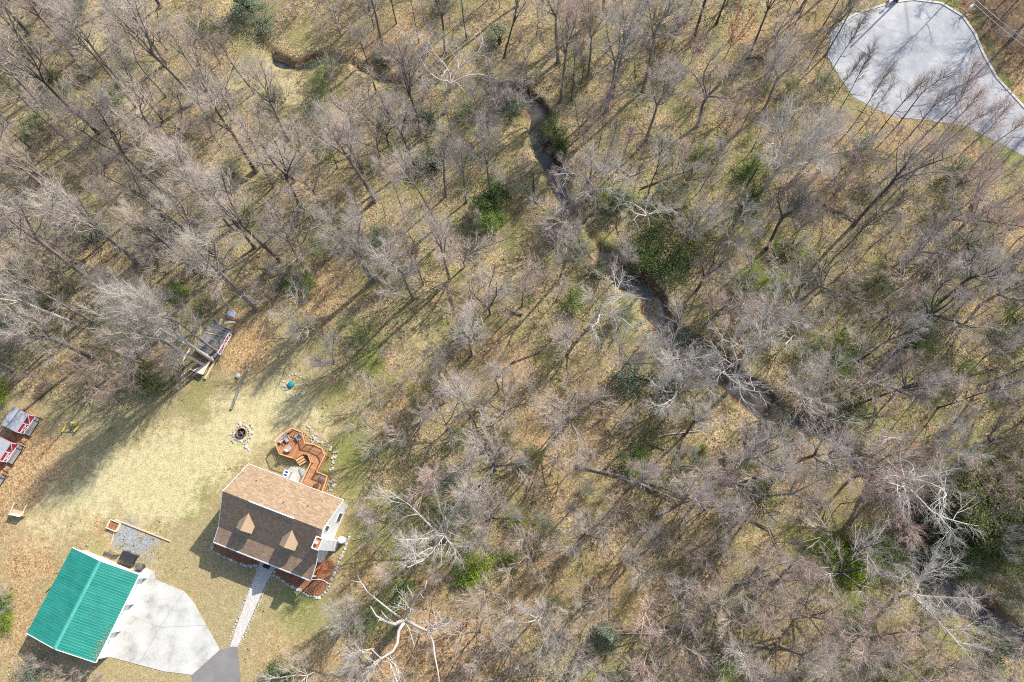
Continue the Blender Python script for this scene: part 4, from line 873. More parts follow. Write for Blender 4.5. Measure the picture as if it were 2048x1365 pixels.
def plant(kind, px, py, h, tm, cm, name, cat, look, wide=1.0, lean=None, rz=None, i=None, z=None):
    p = at(px, py); p[2] = gz(p[0], p[1]) if z is None else z
    i = rng.integers(0, NK[kind]) if i is None else i
    tme, cme, tn, cn = PROTO[(kind, int(i))]
    root = empty(name, tuple(p), 0)
    s = h/BASEH[kind]; root.scale = (s*wide, s*wide, s)
    rz = rng.uniform(0, 6.28) if rz is None else rz
    lx, ly = (rng.normal()*.025, rng.normal()*.025) if lean is None else lean
    root.rotation_euler = (-ly, lx, rz) if False else (0, 0, 0)
    root.rotation_mode = 'QUATERNION'
    root.rotation_quaternion = (Matrix.Rotation(lx, 3, 'Y') @ Matrix.Rotation(-ly, 3, 'X') @ Matrix.Rotation(rz, 3, 'Z')).to_quaternion()
    a = bpy.data.objects.new(tn, mesh_with(tme, tm)); COL.objects.link(a); a.parent = root
    b = bpy.data.objects.new(cn, mesh_with(cme, cm)); COL.objects.link(b); b.parent = root
    root['category'] = cat
    hx = proj((p[0]+lx*h*.7, p[1]+ly*h*.7, h*(.72 if cat == 'tree' else .5)))
    TREES.append([root, look, hx[0], hx[1], p[0], p[1], h, px, py])
    return root
S_ = {'g': ('bark_grey', 'twig_grey', 'grey'), 't': ('bark_grey', 'twig_tan', 'tan'), 'r': ('bark_grey', 'twig_red', 'reddish'),
      'p': ('bark_pale', 'twig_pale', 'pale'), 'd': ('bark_dark', 'twig_dark', 'dark'), 'm': ('bark_dark', 'twig_grey', 'dark-trunked'), 'b': ('bark_grey', 'bud_red', 'red-budded')}
KW = {'tall': 'tall %s bare tree', 'slim': 'slim %s bare tree', 'pole': 'pole-thin %s bare tree', 'broad': 'round-crowned %s bare tree', 'crooked': 'crooked-limbed %s bare tree', 'small': 'small %s bare tree', 'shrub': 'low %s twiggy shrub'}
def T(kind, px, py, h, st, wide=1.0, lean=None, **k):
    tm, cm, wd = S_[st]
    return plant(kind, px, py, h, tm, cm, 'bare_shrub' if kind == 'shrub' else 'bare_tree', 'shrub' if kind == 'shrub' else 'tree', KW[kind] % wd, wide, lean, **k)
HERO = [
 # kind, base px, base py, height, style, width, lean
 ('tall',200,270,21,'m',.8,None),('slim',137,284,18,'g',1,None),('tall',113,393,23,'g',1.0,None),('tall',169,417,19,'t',.8,None),('slim',274,217,20,'g',1.1,None),('tall',245,175,18,'t',.8,None),
 ('slim',510,190,10,'d',1.2,(-.08,.02)),('tall',393,205,20,'g',1.1,(-.05,.02)),('tall',414,182,14,'g',.9,(-.04,0)),('slim',289,205,16,'m',1,None),('tall',334,195,15,'g',.9,None),
 ('tall',561,520,22,'m',.95,(-.04,-.02)),('tall',513,618,22,'g',1.0,None),('tall',159,652,20,'p',.8,None),('tall',188,645,20,'t',.8,None),
 ('tall',428,722,21,'p',.8,(-.03,0)),('tall',414,733,20,'p',.8,(-.06,-.02)),('tall',436,706,20,'g',.8,(-.02,.03)),('tall',402,724,18,'t',.75,(-.08,0)),('tall',420,714,22,'p',.7,(-.05,.03)),
 ('small',284,770,8,'r',1.0,(-.1,0)),('small',600,655,8,'p',1.1,None),('small',681,737,8,'g',1.1,(-.15,0)),('small',255,790,6,'r',1,None),
 ('tall',750,402,22,'g',1.0,(-.02,.02)),('tall',745,565,18,'g',.95,(-.04,0)),('tall',750,563,16,'g',.8,(.02,.02)),('tall',827,600,18,'g',.9,(-.03,0)),('tall',899,563,18,'g',.85,(0,.02)),('slim',848,572,9,'d',1,None),('small',800,592,8,'p',.8,None),
 ('tall',466,458,20,'g',1,(-.03,0)),('tall',892,395,15,'g',.9,None),('tall',890,104,15,'m',1.0,None),('slim',837,83,10,'m',1,None),('slim',933,79,13,'m',1,None),
 ('tall',1008,116,13,'m',.9,(.25,.25)),('tall',765,92,20,'g',.9,None),('slim',753,187,14,'m',1,None),('tall',984,400,19,'g',.7,None),('tall',933,407,15,'g',.9,None),('slim',877,457,17,'g',1.1,None),
 ('tall',1121,204,20,'r',.8,None),('slim',1142,200,10,'m',1,None),('tall',1214,224,20,'g',.9,None),('tall',1224,198,22,'g',.8,None),('tall',1285,187,23,'g',.85,None),('tall',1292,284,17,'g',.95,None),
 ('crooked',890,225,14,'p',1.1,None),('crooked',1190,425,12,'p',1.1,(0,-.02)),('crooked',1128,470,11,'g',1.0,None),('crooked',1180,395,11,'r',.9,(-.1,0)),('crooked',1215,420,12,'p',.8,(.15,.1)),
 ('tall',1495,121,18,'d',.7,None),('tall',1433,48,17,'m',.8,None),('tall',1707,452,20,'m',1.0,(.06,.03)),
 ('broad',1519,388,17,'p',.95,(.16,.10)),('broad',1600,345,12,'p',1.0,(.08,.05)),('small',1673,352,8,'r',1.1,None),('small',1450,118,9,'b',.7,None),('broad',1905,470,14,'r',1.0,(.05,0)),('small',2033,482,9,'b',1.0,None),
 ('broad',1960,610,14,'g',.9,None),('tall',1815,360,14,'r',.9,None),('small',1660,400,8,'r',1.1,None),
 ('pole',1615,138,14,'d',.8,None),('pole',1649,168,15,'d',.8,None),('pole',1656,213,13,'d',.7,None),('pole',1670,234,15,'d',.8,None),('pole',1696,264,15,'m',.9,None),('pole',1717,264,12,'m',.8,None),('pole',1755,268,15,'m',1,None),
 ('pole',1786,262,15,'m',1.2,None),('pole',1817,275,14,'m',1.1,None),('pole',1846,274,16,'r',1.2,None),('pole',1872,286,13,'r',1.3,None),('pole',1895,296,12,'r',1.2,None),('pole',1930,300,11,'r',1.3,None),('pole',1965,310,12,'r',1.3,None),('slim',1650,112,13,'g',1.2,None),('slim',1640,62,12,'g',1.3,None),('small',1682,40,9,'g',1.2,None),('small',1705,18,9,'p',1.2,None),('tall',1600,20,16,'g',1,None),('pole',1560,60,13,'m',.9,None),('pole',1590,50,14,'m',.9,None),
 ('small',793,880,9,'m',1.1,(-.2,0)),('broad',889,805,12,'t',.75,(-.05,.1)),('small',895,860,10,'g',1.0,(-.1,.05)),('tall',943,712,16,'g',.9,(-.02,.02)),('slim',955,862,15,'g',1.2,None),('slim',974,842,8,'m',1,None),('tall',998,780,14,'g',.75,None),
 ('broad',1131,853,14,'t',1.0,None),('slim',1109,866,9,'g',1,None),('tall',1118,565,15,'g',.9,None),('crooked',1176,658,12,'p',1.1,(.05,0)),('broad',1241,746,10,'g',.9,(.15,.15)),('slim',1135,708,12,'m',1.1,None),('slim',1230,560,12,'m',.9,None),
 ('crooked',1452,790,14,'p',1.1,(-.05,.1)),('broad',1345,795,12,'p',1.0,(-.05,.03)),('broad',1320,740,12,'p',.9,None),('broad',1560,790,12,'p',.9,(.1,0)),('crooked',1590,612,11,'t',1.1,(.45,.1)),('tall',1707,812,13,'m',1.0,(.5,.05)),('tall',1711,727,12,'m',.9,(.2,.15)),
 ('small',1480,640,9,'p',1.2,None),('broad',1500,690,12,'p',.95,None),('broad',1410,650,11,'r',.8,None),('crooked',1290,470,12,'p',.9,(.1,0)),('broad',1440,500,11,'p',.8,(.1,0)),
 ('pole',1926,727,12,'p',.8,(.1,.05)),('slim',2011,638,11,'d',.7,(-.1,.1)),('crooked',1737,968,16,'p',1.1,(.22,.12)),('broad',1700,960,11,'r',1.0,None),('crooked',1850,470,13,'g',1.0,None),
 ('broad',990,940,12,'g',1.15,(0,.02)),('broad',893,1078,12,'p',1.15,(-.1,.05)),('broad',1166,1072,11,'g',.75,None),('small',1053,1110,8,'t',1.1,None),('tall',1253,982,14,'g',.8,(.08,.08)),('tall',1316,1034,14,'g',1.0,(.16,.1)),
 ('broad',1258,1130,10,'g',.8,(.06,0)),('broad',1172,1205,10,'t',.8,None),('broad',1075,1233,11,'p',.8,(0,-.03)),('broad',1110,1260,11,'g',.8,(.06,-.1)),('small',980,1195,8,'t',1.2,None),('broad',1015,1250,9,'p',.6,None),('small',1350,1190,8,'g',1.1,None),
 ('broad',716,1235,8,'p',.85,(-.05,0)),('broad',700,1215,7,'p',.7,None),('small',860,1245,7,'t',1.0,None),('small',630,1345,8,'p',1.0,(-.1,-.1)),('small',1110,1345,8,'t',1,None),
 ('broad',1470,1172,11,'g',.95,(.2,0)),('broad',1535,1165,11,'r',1.0,None),('pole',1553,1085,10,'d',.8,None),('broad',1741,1000,11,'r',1.1,None),('broad',1790,1195,12,'p',1.1,(.15,.05)),('crooked',2008,1285,11,'g',1.0,(0,.05)),('broad',1427,1205,10,'t',1,None),
 ('broad',1720,1270,12,'r',1.1,None),('broad',1600,1230,11,'t',1,None),('broad',1960,1085,9,'p',.6,None),('tall',1960,770,15,'t',1.0,(.15,0)),('broad',1830,900,11,'p',.8,(.1,.05)),
]
for k_ in HERO: T(*k_[:5], wide=k_[5]*1.02, lean=k_[6])
# the rest of the wood
TX = [(t_[4], t_[5], t_[6]) for t_ in TREES]
NOTREE = [poly_sd, YARD, ROAD]
EXTRA_NO = [atl(q) for q in ([(600,900),(700,1010),(860,830),(900,640),(960,560),(700,560),(560,640)], [(440,-20),(680,-20),(640,250),(520,260)], [(1000,420),(1110,420),(1060,620),(940,560)])]
random.seed(11)
def free(px, py, sp):
    p = at(px, py); X = np.array([p[0]]); Y = np.array([p[1]])
    if poly_sd(X, Y, YARD)[0] > -2.5 or poly_sd(X, Y, ROAD)[0] > -2: return False
    if line_d(X, Y, CREEK)[0] < 3.6: return False
    for (a, b, h) in TX:
        if (a-p[0])**2+(b-p[1])**2 < (sp)**2: return False
    return True
n_added = 0
for tries in range(6000):
    px = random.uniform(-90, 2140); py = random.uniform(-40, 1440)
    left = px < 620 and py < 700; sp = 3.6 if left else 4.4
    if py > 1365 and px < 650: continue
    if not free(px, py, sp): continue
    p = at(px, py)
    sparse = any(poly_sd(np.array([p[0]]), np.array([p[1]]), q)[0] > 0 for q in EXTRA_NO)
    if sparse and random.random() < .8: TX.append((p[0], p[1], 0)); continue
    if 700 < px < 1330 and 560 < py < 900 and random.random() < .45: TX.append((p[0], p[1], 0)); continue
    u = random.random()
    if left or py < 120: kd, h = ('tall', random.uniform(16, 21)) if u < .42 else ('pole', random.uniform(13, 20)) if u < .85 else ('small', random.uniform(6, 9))
    elif px > 1250: kd, h = ('tall', random.uniform(14, 18)) if u < .25 else ('broad', random.uniform(9, 12)) if u < .38 else ('crooked', random.uniform(10, 14)) if u < .46 else ('pole', random.uniform(12, 17)) if u < .88 else ('small', random.uniform(6, 9))
    else: kd, h = ('tall', random.uniform(14, 18)) if u < .3 else ('broad', random.uniform(8, 11)) if u < .38 else ('pole', random.uniform(11, 16)) if u < .85 else ('small', random.uniform(5.5, 9))
    st = random.choice('ggttrmgmmd' if px < 1250 else 'ggttrmpmmd')
    T(kd, px, py, h, st, wide=random.uniform(.85, 1.25)); TX.append((p[0], p[1], h)); n_added += 1
    if n_added >= 148: break
TX0 = TX; TX = [(t_[4], t_[5], 0) for t_ in TREES]; ny = 0
for tries in range(6000):
    px = random.uniform(-40, 2090); py = random.uniform(-30, 1400)
    if not free(px, py, 2.1): continue
    p = at(px, py)
    if any(poly_sd(np.array([p[0]]), np.array([p[1]]), q)[0] > 0 for q in EXTRA_NO): continue
    if 640 < px < 1330 and 560 < py < 1020 and random.random() < .7: continue
    if px > 640 and py >= 1020 and random.random() < .6: continue
    TX.append((p[0], p[1], 0)); ny += 1; sy = S_[random.choice('ggttrmmd')]
    plant('pole' if random.random() < .6 else 'small', px, py, random.uniform(5, 10), sy[0], sy[1], 'young_tree', 'tree', 'thin %s young tree' % sy[2], random.uniform(1.0, 1.5))
    if ny >= 230: break
# shrubs
G_ = [ # kind, px, py, h, wide, mat
 ('big',1500,570,3.6,1.35,'leaf_lime'),('big',1548,580,3.8,1.3,'leaf_lime'),('big',1478,585,3,1.1,'leaf_mid'),('big',1932,1015,9,1.2,'leaf_olive'),('big',2010,960,8,1.2,'leaf_olive'),('bush',1985,945,3.4,1.2,'leaf_lime'),('big',1885,1045,6,1.0,'leaf_dark'),('big',1960,1100,6,1.1,'leaf_olive'),('big',1905,1120,5,1,'leaf_dark'),('big',2035,1060,8,1,'leaf_olive'),
 ('column',985,455,6,1.0,'leaf_mid'),('column',975,420,6,1.1,'leaf_dark'),('column',1000,395,5,1.1,'leaf_dark'),('bush',590,568,3,1.1,'leaf_dark'),('bush',618,578,2.4,.8,'leaf_mid'),('big',1240,415,4.5,.8,'leaf_dark'),('bush',1205,398,3,.9,'leaf_mid'),('column',45,650,5,1.1,'leaf_dark'),('bush',8,790,2.6,1,'leaf_lime'),
 ('bush',550,207,2.6,1.1,'leaf_olive'),('bush',528,60,3,1.3,'leaf_grey'),('column',500,25,7,1.3,'leaf_grey'),('bush',405,62,2.4,1.1,'leaf_mid'),('bush',160,15,3,1.0,'leaf_mid'),('bush',100,175,3,1.2,'leaf_dark'),('bush',130,195,2.6,1,'leaf_mid'),('bush',235,205,2.4,1,'leaf_mid'),('bush',80,265,2.6,1.1,'leaf_mid'),
 ('bush',175,150,2.4,.9,'leaf_grey'),('bush',1000,90,3.6,.9,'leaf_grey'),('bush',1642,165,2,.9,'leaf_mid'),('bush',1722,288,2.6,.9,'leaf_mid'),('bush',1390,318,2,1,'leaf_mid'),('bush',1497,345,3,1,'leaf_mid'),('bush',1500,405,3.4,1,'leaf_dark'),('bush',1575,505,3.4,1.2,'leaf_mid'),('bush',1685,700,3,1,'leaf_mid'),
 ('big',1660,760,5,.75,'leaf_mid'),('bush',1683,815,3,1.2,'leaf_dark'),('bush',1835,640,3.4,1.3,'leaf_grey'),('bush',2028,652,3.4,1.3,'leaf_mid'),('column',1800,700,4,1.0,'leaf_dark'),('bush',1738,1078,2.6,1.2,'leaf_mid'),('bush',1645,1105,2.6,1.3,'leaf_lime'),('bush',1680,1125,2.6,1.3,'leaf_lime'),('bush',1715,1140,2.6,1.3,'leaf_lime'),('bush',1700,1090,2.4,1.2,'leaf_olive'),('bush',1780,1120,2.6,1.2,'leaf_mid'),
 ('bush',1527,975,3.4,1,'leaf_mid'),('bush',1440,1305,3,1,'leaf_mid'),('bush',1775,1330,3.4,1,'leaf_mid'),('bush',1032,1038,2.4,.9,'leaf_lime'),('bush',952,1140,2.6,1.3,'leaf_lime'),('bush',935,1150,2.2,1.2,'leaf_mid'),('bush',1018,1125,2.4,.9,'leaf_mid'),('bush',806,1187,2.4,1.1,'leaf_mid'),('bush',900,950,2.6,1.1,'leaf_grey'),('bush',1260,918,3.2,1,'leaf_mid'),('bush',1296,1345,2.8,1.2,'leaf_olive'),
 ('bush',562,1352,2.6,1.1,'leaf_dark'),('bush',12,1205,2.6,1,'leaf_mid'),('bush',20,1250,2.0,.9,'leaf_lime'),('bush',919,880,2,1.1,'leaf_mid'),('bush',1138,605,2.8,1,'leaf_mid'),('bush',1145,500,2.6,1,'leaf_mid'),('bush',1405,902,1.6,.7,'leaf_mid'),('bush',850,240,3,1.4,'leaf_grey'),('bush',930,225,2.6,1.1,'leaf_mid'),('bush',1025,215,2.6,1.3,'leaf_grey'),('bush',870,340,3.2,1.3,'leaf_grey'),
 ('column',1120,300,4.5,.8,'leaf_dark'),('bush',1110,265,3,1,'leaf_dark'),('bush',1340,540,4,1.2,'leaf_dark'),('bush',1290,505,4,1.2,'leaf_dark'),('bush',1380,480,4,1.4,'leaf_olive'),('bush',1330,440,3.4,1.4,'leaf_olive'),('bush',470,350,2.6,1.1,'leaf_grey'),('bush',330,470,2.8,1.1,'leaf_grey'),('bush',195,470,2.8,1.1,'leaf_grey'),('bush',125,600,2.8,1.0,'leaf_olive'),('bush',290,765,2.6,1.5,'leaf_olive'),('bush',360,585,2.4,1.1,'leaf_mid'),('bush',410,610,2.0,1,'leaf_mid'),
 ('bush',755,480,2.6,1.1,'leaf_grey'),('bush',700,490,2.4,1,'leaf_mid'),('bush',1550,860,3,1.3,'leaf_grey'),('bush',1380,700,3.2,1.3,'leaf_grey'),('bush',1270,760,3.4,1.3,'leaf_grey'),('bush',1340,780,3.4,1.3,'leaf_grey'),('bush',1980,1290,3,1.1,'leaf_grey'),('bush',1850,1060,4,1.0,'leaf_dark'),('bush',75,1345,2.4,1.1,'leaf_grey'),('bush',1600,400,2.6,1,'leaf_grey'),('bush',1220,1285,2,1,'leaf_grey'),
 ('bush',1900,350,3,1.3,'leaf_grey'),('bush',1930,500,3.4,1.2,'leaf_grey'),('bush',1600,560,3,1.2,'leaf_grey'),('bush',1700,1240,2.8,1.1,'leaf_mid'),
]
CW_ = {'leaf_lime': 'yellow-green', 'leaf_olive': 'olive green', 'leaf_dark': 'dark green', 'leaf_mid': 'mid green', 'leaf_grey': 'grey-green'}
for kd, px, py, h, wd, mt in G_:
    nm = {'big': 'evergreen_thicket', 'column': 'evergreen_shrub', 'bush': 'green_shrub'}[kd]
    plant(kd, px, py, h, 'bark_dark', mt, nm, 'shrub', {'big': 'broad %s leafy thicket', 'column': 'upright %s leafy shrub', 'bush': '%s leafy shrub'}[kd] % CW_[mt], wd)
plant('conifer', 1207, 1268, 7, 'bark_grey', 'leaf_grey', 'conifer_tree', 'tree', 'small blue-green conifer tree', 1.0, (0, -.02))
TXS = [(t_[4], t_[5], 0) for t_ in TREES]; TX = TXS; ns = 0
for tries in range(9000):
    px = random.uniform(-40, 2090); py = random.uniform(-20, 1400)
    if not free(px, py, 1.7): continue
    p = at(px, py); TX.append((p[0], p[1], 0)); ns += 1
    if random.random() < .3: plant('leafing', px, py, random.uniform(2, 4), 'bark_grey', random.choice(['leaf_mid', 'leaf_grey', 'leaf_olive']), 'leafing_shrub', 'shrub', 'fresh-leafed thin shrub', random.uniform(.9, 1.3))
    else: T('shrub', px, py, random.uniform(2, 4.2), random.choice('gtrrtm'), wide=random.uniform(.9, 1.4))
    if ns >= 270: break
for k in range(46):      # brush leaning over the stream banks
    i_ = int(rng.integers(10, len(CW)-6)); sd_ = 1 if rng.random() < .5 else -1; q = CW[i_, :2]+pn[i_]*sd_*rng.uniform(2.2, 3.4); pq = proj((q[0], q[1], 0))
    if min(math.hypot(pq[0]-a_, pq[1]-b_) for a_, b_ in ((555,125),(1085,260),(1085,310),(1280,575),(1340,650),(1470,765),(1845,1080))) < 62: continue
    u_ = rng.random()
    if u_ < .55: T('shrub', pq[0], pq[1], rng.uniform(3, 5), random.choice('gtrp'), wide=1.4, lean=(-pn[i_][0]*sd_*.35, -pn[i_][1]*sd_*.35))
    elif u_ < .8: T('small', pq[0], pq[1], rng.uniform(6, 8.5), random.choice('gtp'), wide=1.2, lean=(-pn[i_][0]*sd_*.3, -pn[i_][1]*sd_*.3))
    else: plant('bush', pq[0], pq[1], rng.uniform(2, 3), 'bark_dark', random.choice(['leaf_grey', 'leaf_olive', 'leaf_dark']), 'green_shrub', 'shrub', 'streamside leafy shrub', 1.2)
for px, py, h, st in ((120,1330,2.6,'t'),(95,1318,2.4,'t'),(150,1345,2.6,'r'),(180,1340,2.2,'t'),(12,1185,2.4,'p'),(30,1215,2,'g'),(5,1150,3,'p'),(205,1350,2,'r'),(65,1330,2.2,'g')): T('shrub', px, py, h, st, wide=1.3)

# the dead oak with thick pale limbs
c0 = at(800, 1250); oak = empty('dead_oak', tuple(c0), 0, 'dead oak with thick pale broken limbs near the bottom edge', 'tree')
mb = MB(); Hk = 7.0
def P3_(px, py, z): q = at(px, py, z); return (q[0]-c0[0], q[1]-c0[1], z)
mb.tube([(0,0,-.3), P3_(803,1246,2.5), P3_(806,1244,5), P3_(808,1240,Hk)], [.55,.42,.38,.34], 12)
for pts, r0 in (
    ([(806,1240,7),(790,1249,7.6),(770,1243,8.2),(752,1232,8.8),(741,1213,9.6)], .26),
    ([(790,1249,7.6),(772,1235,8.4),(762,1222,9)], .13), ([(770,1243,8.2),(758,1240,8.6),(755,1247,8.8)], .12),
    ([(808,1238,7),(818,1220,8),(828,1202,9),(842,1185,10),(850,1178,10.3),(853,1163,11)], .2), ([(826,1204,8.9),(822,1186,9.8),(815,1175,10.4),(816,1170,10.6)], .12), ([(840,1187,9.9),(848,1198,10)], .07),
    ([(812,1242,7),(835,1254,7.5),(858,1264,8),(866,1285,8.2),(869,1310,8.6),(876,1345,8.8),(880,1372,9)], .22),
    ([(808,1246,7),(797,1262,7.4),(795,1285,7.8),(786,1303,8),(762,1318,8.4),(745,1335,8.8),(728,1362,9.2),(715,1380,9.4)], .24), ([(762,1318,8.4),(742,1298,9),(700,1317,9.6)], .1), ([(770,1314,8.3),(790,1330,8.8),(800,1362,9.2)], .1),
    ([(811,1245,7),(820,1263,7.3),(828,1290,7.8),(827,1299,8)], .1), ([(820,1263,7.3),(845,1268,8),(856,1285,8.2)], .07),
    ([(804,1238,7),(785,1225,8.2),(735,1185,9.6),(722,1165,10.2),(702,1162,10.6)], .15), ([(730,1180,9.8),(714,1150,10.6)], .08), ([(785,1222,8.2),(800,1205,9.5)], .07)):
    P_ = [P3_(*q) for q in pts]; n_ = len(P_); mb.tube(P_, [r0*.85*(1-.75*i/(n_-1)) for i in range(n_)], 8)
ob = mb.build('trunk', M['bark_dead'], oak, True)
LPk = []
for c_ in ([(762,1318,8.4),(745,1335,8.8),(728,1362,9.2)], [(742,1298,9),(720,1305,9.4),(700,1317,9.6)], [(770,1314,8.3),(790,1330,8.8),(800,1362,9.2)], [(858,1264,8),(868,1255,8.8),(880,1250,9.4)], [(818,1220,8),(808,1212,9),(800,1202,9.6)]):
    for _ in range(3): LPk.append([np.array(P3_(*q))+rng.normal(size=3)*.25 for q in c_])
LPk = np.array(LPk); RPk = np.full(LPk.shape[:2], .05)
a2, b2 = spawn(LPk, RPk, 6, 2.0, 50, .02, 3, .03, .25); a3, b3 = spawn(a2, b2, 5, .9, 42, .03, 2, .016, .2)
o = link('twigs', mesh_np('twigs', *merge([tubes(LPk, RPk*.7, 5), tubes(a2, b2, 4), tubes(a3, b3, 3)])), M['twig_pale'], oak)
# snapped snags
def snag(px, py, h, lean, lb):
    p = at(px, py); z0 = gz(p[0], p[1]); mb = MB(); r = .13
    mb.tube([(p[0],p[1],z0-.3),(p[0]+lean[0]*.5,p[1]+lean[1]*.5,z0+h*.5),(p[0]+lean[0],p[1]+lean[1],z0+h),(p[0]+lean[0]*1.05,p[1]+lean[1],z0+h+.4)], [r*1.4,r,r*.8,.02], 8)
    for k in range(3): mb.tube([(p[0]+lean[0]*.6,p[1]+lean[1]*.6,z0+h*(.5+.13*k)),(p[0]+random.uniform(-1,1),p[1]+random.uniform(-1,1),z0+h*(.6+.15*k))], [.04,.015], 5)
    tag(mb.build('dead_snag', M['bark_dark'], None, True), lb, 'snag')
snag(588,362,6,(-.3,.5),'short dark snag standing left of the tall thick-trunked tree, upper left woods'); snag(1068,397,6,(-.2,.3),'dark broken snag just left of the creek bend below the pool'); snag(1486,385,5,(.3,.4),'thin dark snag below the round pale-crowned tree')
# fallen logs
def log(pts, r, mat, lb, group='fallen trunks on the forest floor', rise=0.0):
    P_ = []
    for k, (x_, y_) in enumerate(pts):
        q = at(x_, y_); z0 = gz(q[0], q[1]) if len(pts) < 4 else 0; P_.append((q[0], q[1], max(z0, -.2)+r+.05+rise*k/(len(pts)-1)))
    for k in range(1, len(P_)-1): P_[k] = (P_[k][0], P_[k][1], max(P_[k][2], (P_[0][2]+P_[-1][2])/2))
    n_ = len(P_); mb = MB(); mb.tube(P_, [r*(1-.45*k/(n_-1)) for k in range(n_)], 8)
    for k in range(4):
        t_ = random.uniform(.4, .98); i_ = min(int(t_*(n_-1)), n_-2); a_ = np.array(P_[i_])+(np.array(P_[i_+1])-np.array(P_[i_]))*(t_*(n_-1)-i_)
        b_ = a_+np.array([random.uniform(-1.1, 1.1), random.uniform(-1.1, 1.1), random.uniform(.1, .7)]); mb.tube([tuple(a_), tuple(b_)], [r*.3, .012], 5)
    tag(mb.build('fallen_log', M[mat], None, True), lb, 'log', group)
log([(1150,932),(1200,944),(1262,958),(1300,968),(1362,990)], .26, 'bark_grey', 'longest fallen trunk, running down right from the round grey tree')
log([(1215,948),(1265,962),(1320,985),(1352,1000)], .16, 'bark_pale', 'pale broken trunk lying along the lower side of the longest fallen trunk')
log([(1348,925),(1395,948)], .12, 'bark_pale', 'short pale log just above the right end of the longest fallen trunk')
log([(1772,1098),(1830,1062),(1868,1045)], .2, 'bark_pale', 'pale log bridging the creek at lower right', rise=.1)
log([(1759,1055),(1775,1095)], .1, 'bark_pale', 'thin pale pole left of the log bridging the creek')
log([(1788,1050),(1792,1090),(1794,1122)], .1, 'bark_pale', 'thin upright-running pale pole crossing the creek log')
log([(1626,400),(1670,425),(1712,442)], .18, 'bark_dark', 'dark log beside the foot of the big leaning trunk, upper right')
log([(1282,378),(1345,352),(1402,332)], .13, 'bark_grey', 'long thin log right of the bushes at the upper creek bend')
log([(1490,122),(1515,118),(1532,128)], .2, 'bark_dark', 'short dark log at the foot of the dark trunk left of the cul-de-sac')
log([(963,1083),(980,1107),(1003,1112)], .15, 'bark_dark', 'dark curved log right of the round pale-crowned tree by the cottage')
log([(1224,1267),(1280,1268),(1342,1267)], .09, 'bark_pale', 'straight pale pole right of the small blue-green conifer')
log([(1310,1250),(1350,1254),(1392,1259)], .12, 'bark_grey', 'grey log above the straight pale pole near the bottom')
log([(1427,1284),(1500,1290),(1587,1297)], .13, 'bark_grey', 'long grey log running level near the bottom, right of centre')
log([(1683,1302),(1750,1310),(1827,1326)], .14, 'bark_dark', 'long dark log near the bottom edge, below the reddish crowns')
log([(1195,1342),(1235,1362)], .1, 'bark_grey', 'short grey log touching the bottom edge')
log([(262,512),(300,495),(352,462)], .17, 'bark_dark', 'dark fallen trunk in the left woods crossed by thin poles')
log([(1255,898),(1330,870),(1400,862)], .1, 'bark_pale', 'thin pale log above the long fallen trunks')
log([(1230,330),(1262,352),(1288,340)], .12, 'bark_pale', 'curved pale fallen branch over the upper creek bank')
log([(1325,1000),(1300,1040)], .1, 'bark_dark', 'short dark log below the longest fallen trunk')
log([(1330,900),(1290,880)], .1, 'bark_grey', 'short grey log near the middle of the photo right of the pale thin log')
log([(1080,705),(1020,730)], .12, 'bark_dark', 'short dark log among the leaves right of the middle slim trunks')
log([(1045,632),(1015,625)], .16, 'bark_dark', 'dark stump-like log on the brown leaves above the middle of the photo')
log([(1500,1040),(1540,1060),(1556,1100)], .12, 'bark_dark', 'forked dark log above the reddish crown at lower right')
log([(1985,1100),(2048,1092)], .13, 'bark_dark', 'dark log at the right edge under the olive thickets')
log([(78,150),(100,178)], .1, 'bark_dark', 'short dark log in the top left woods')
log([(1905,762),(1960,745),(1998,735)], .16, 'bark_dark', 'dark log in the right-edge woods')
# rocks along the creek and in the wood
for k, (px, py, r_) in enumerate(((1110,905,.3),(1120,890,.35),(1100,925,.3),(1135,875,.3),(1095,950,.28))):
    p = at(px, py); mb = MB()
    for j in range(9): mb.rock((p[0]+random.uniform(-.9,.9), p[1]+random.uniform(-.9,.9), gz(p[0],p[1])+.0), random.uniform(.08, r_*.7))
    tag(mb.build('rock_heap', M['rock']), ['grey rock heap in the middle of the line below the broad tan tree','rock heap second from the top of the line below the broad tan tree','rock heap second from the bottom of the line below the broad tan tree','topmost grey rock heap below the broad tan tree','lowest grey rock heap of the line below the broad tan tree'][k], 'rocks', 'rock heaps below the broad tan tree')
# dry brush and seedlings between the trees: nobody could count it
nb = 42000
bx = rng.uniform(-105, 100, nb); by = rng.uniform(-26, 112, nb)
dm = vnoise(bx, by, 7, 51)+.35*vnoise(bx, by, 2.3, 52)
ok = (poly_sd(bx, by, YARD) < -1.2) & (poly_sd(bx, by, ROAD) < -1.3) & (line_d(bx, by, CREEK) > 2.6) & (dm > .42+.3*rng.random(nb))
bx, by = bx[ok], by[ok]; bz = height(bx, by)
B0 = np.repeat(np.stack([bx, by, bz], 1), 3, 0); n_ = len(B0); d_ = unit(np.stack([rng.normal(size=n_)*.55, rng.normal(size=n_)*.55, np.full(n_, .75)], 1)); Lb = rng.uniform(.3, 1.9, n_)[:, None]
Pb = np.stack([B0-d_*.05, B0+d_*Lb*.5+rng.normal(size=(n_, 3))*.05, B0+d_*Lb], 1); Rb = np.full((n_, 3), 1.)*np.array([.011, .009, .005])
Pc, Rc = spawn(Pb, Rb, 3, .45, 45, .05, 1, .008, 0)
t = NT('brush', .9); geo = t.n('ShaderNodeNewGeometry'); t.col(t.ramp(geo.outputs['Random Per Island'], [(0, (0.22, 0.18, 0.14)), (.5, (0.42, 0.35, 0.28)), (1, (0.60, 0.53, 0.44))]))
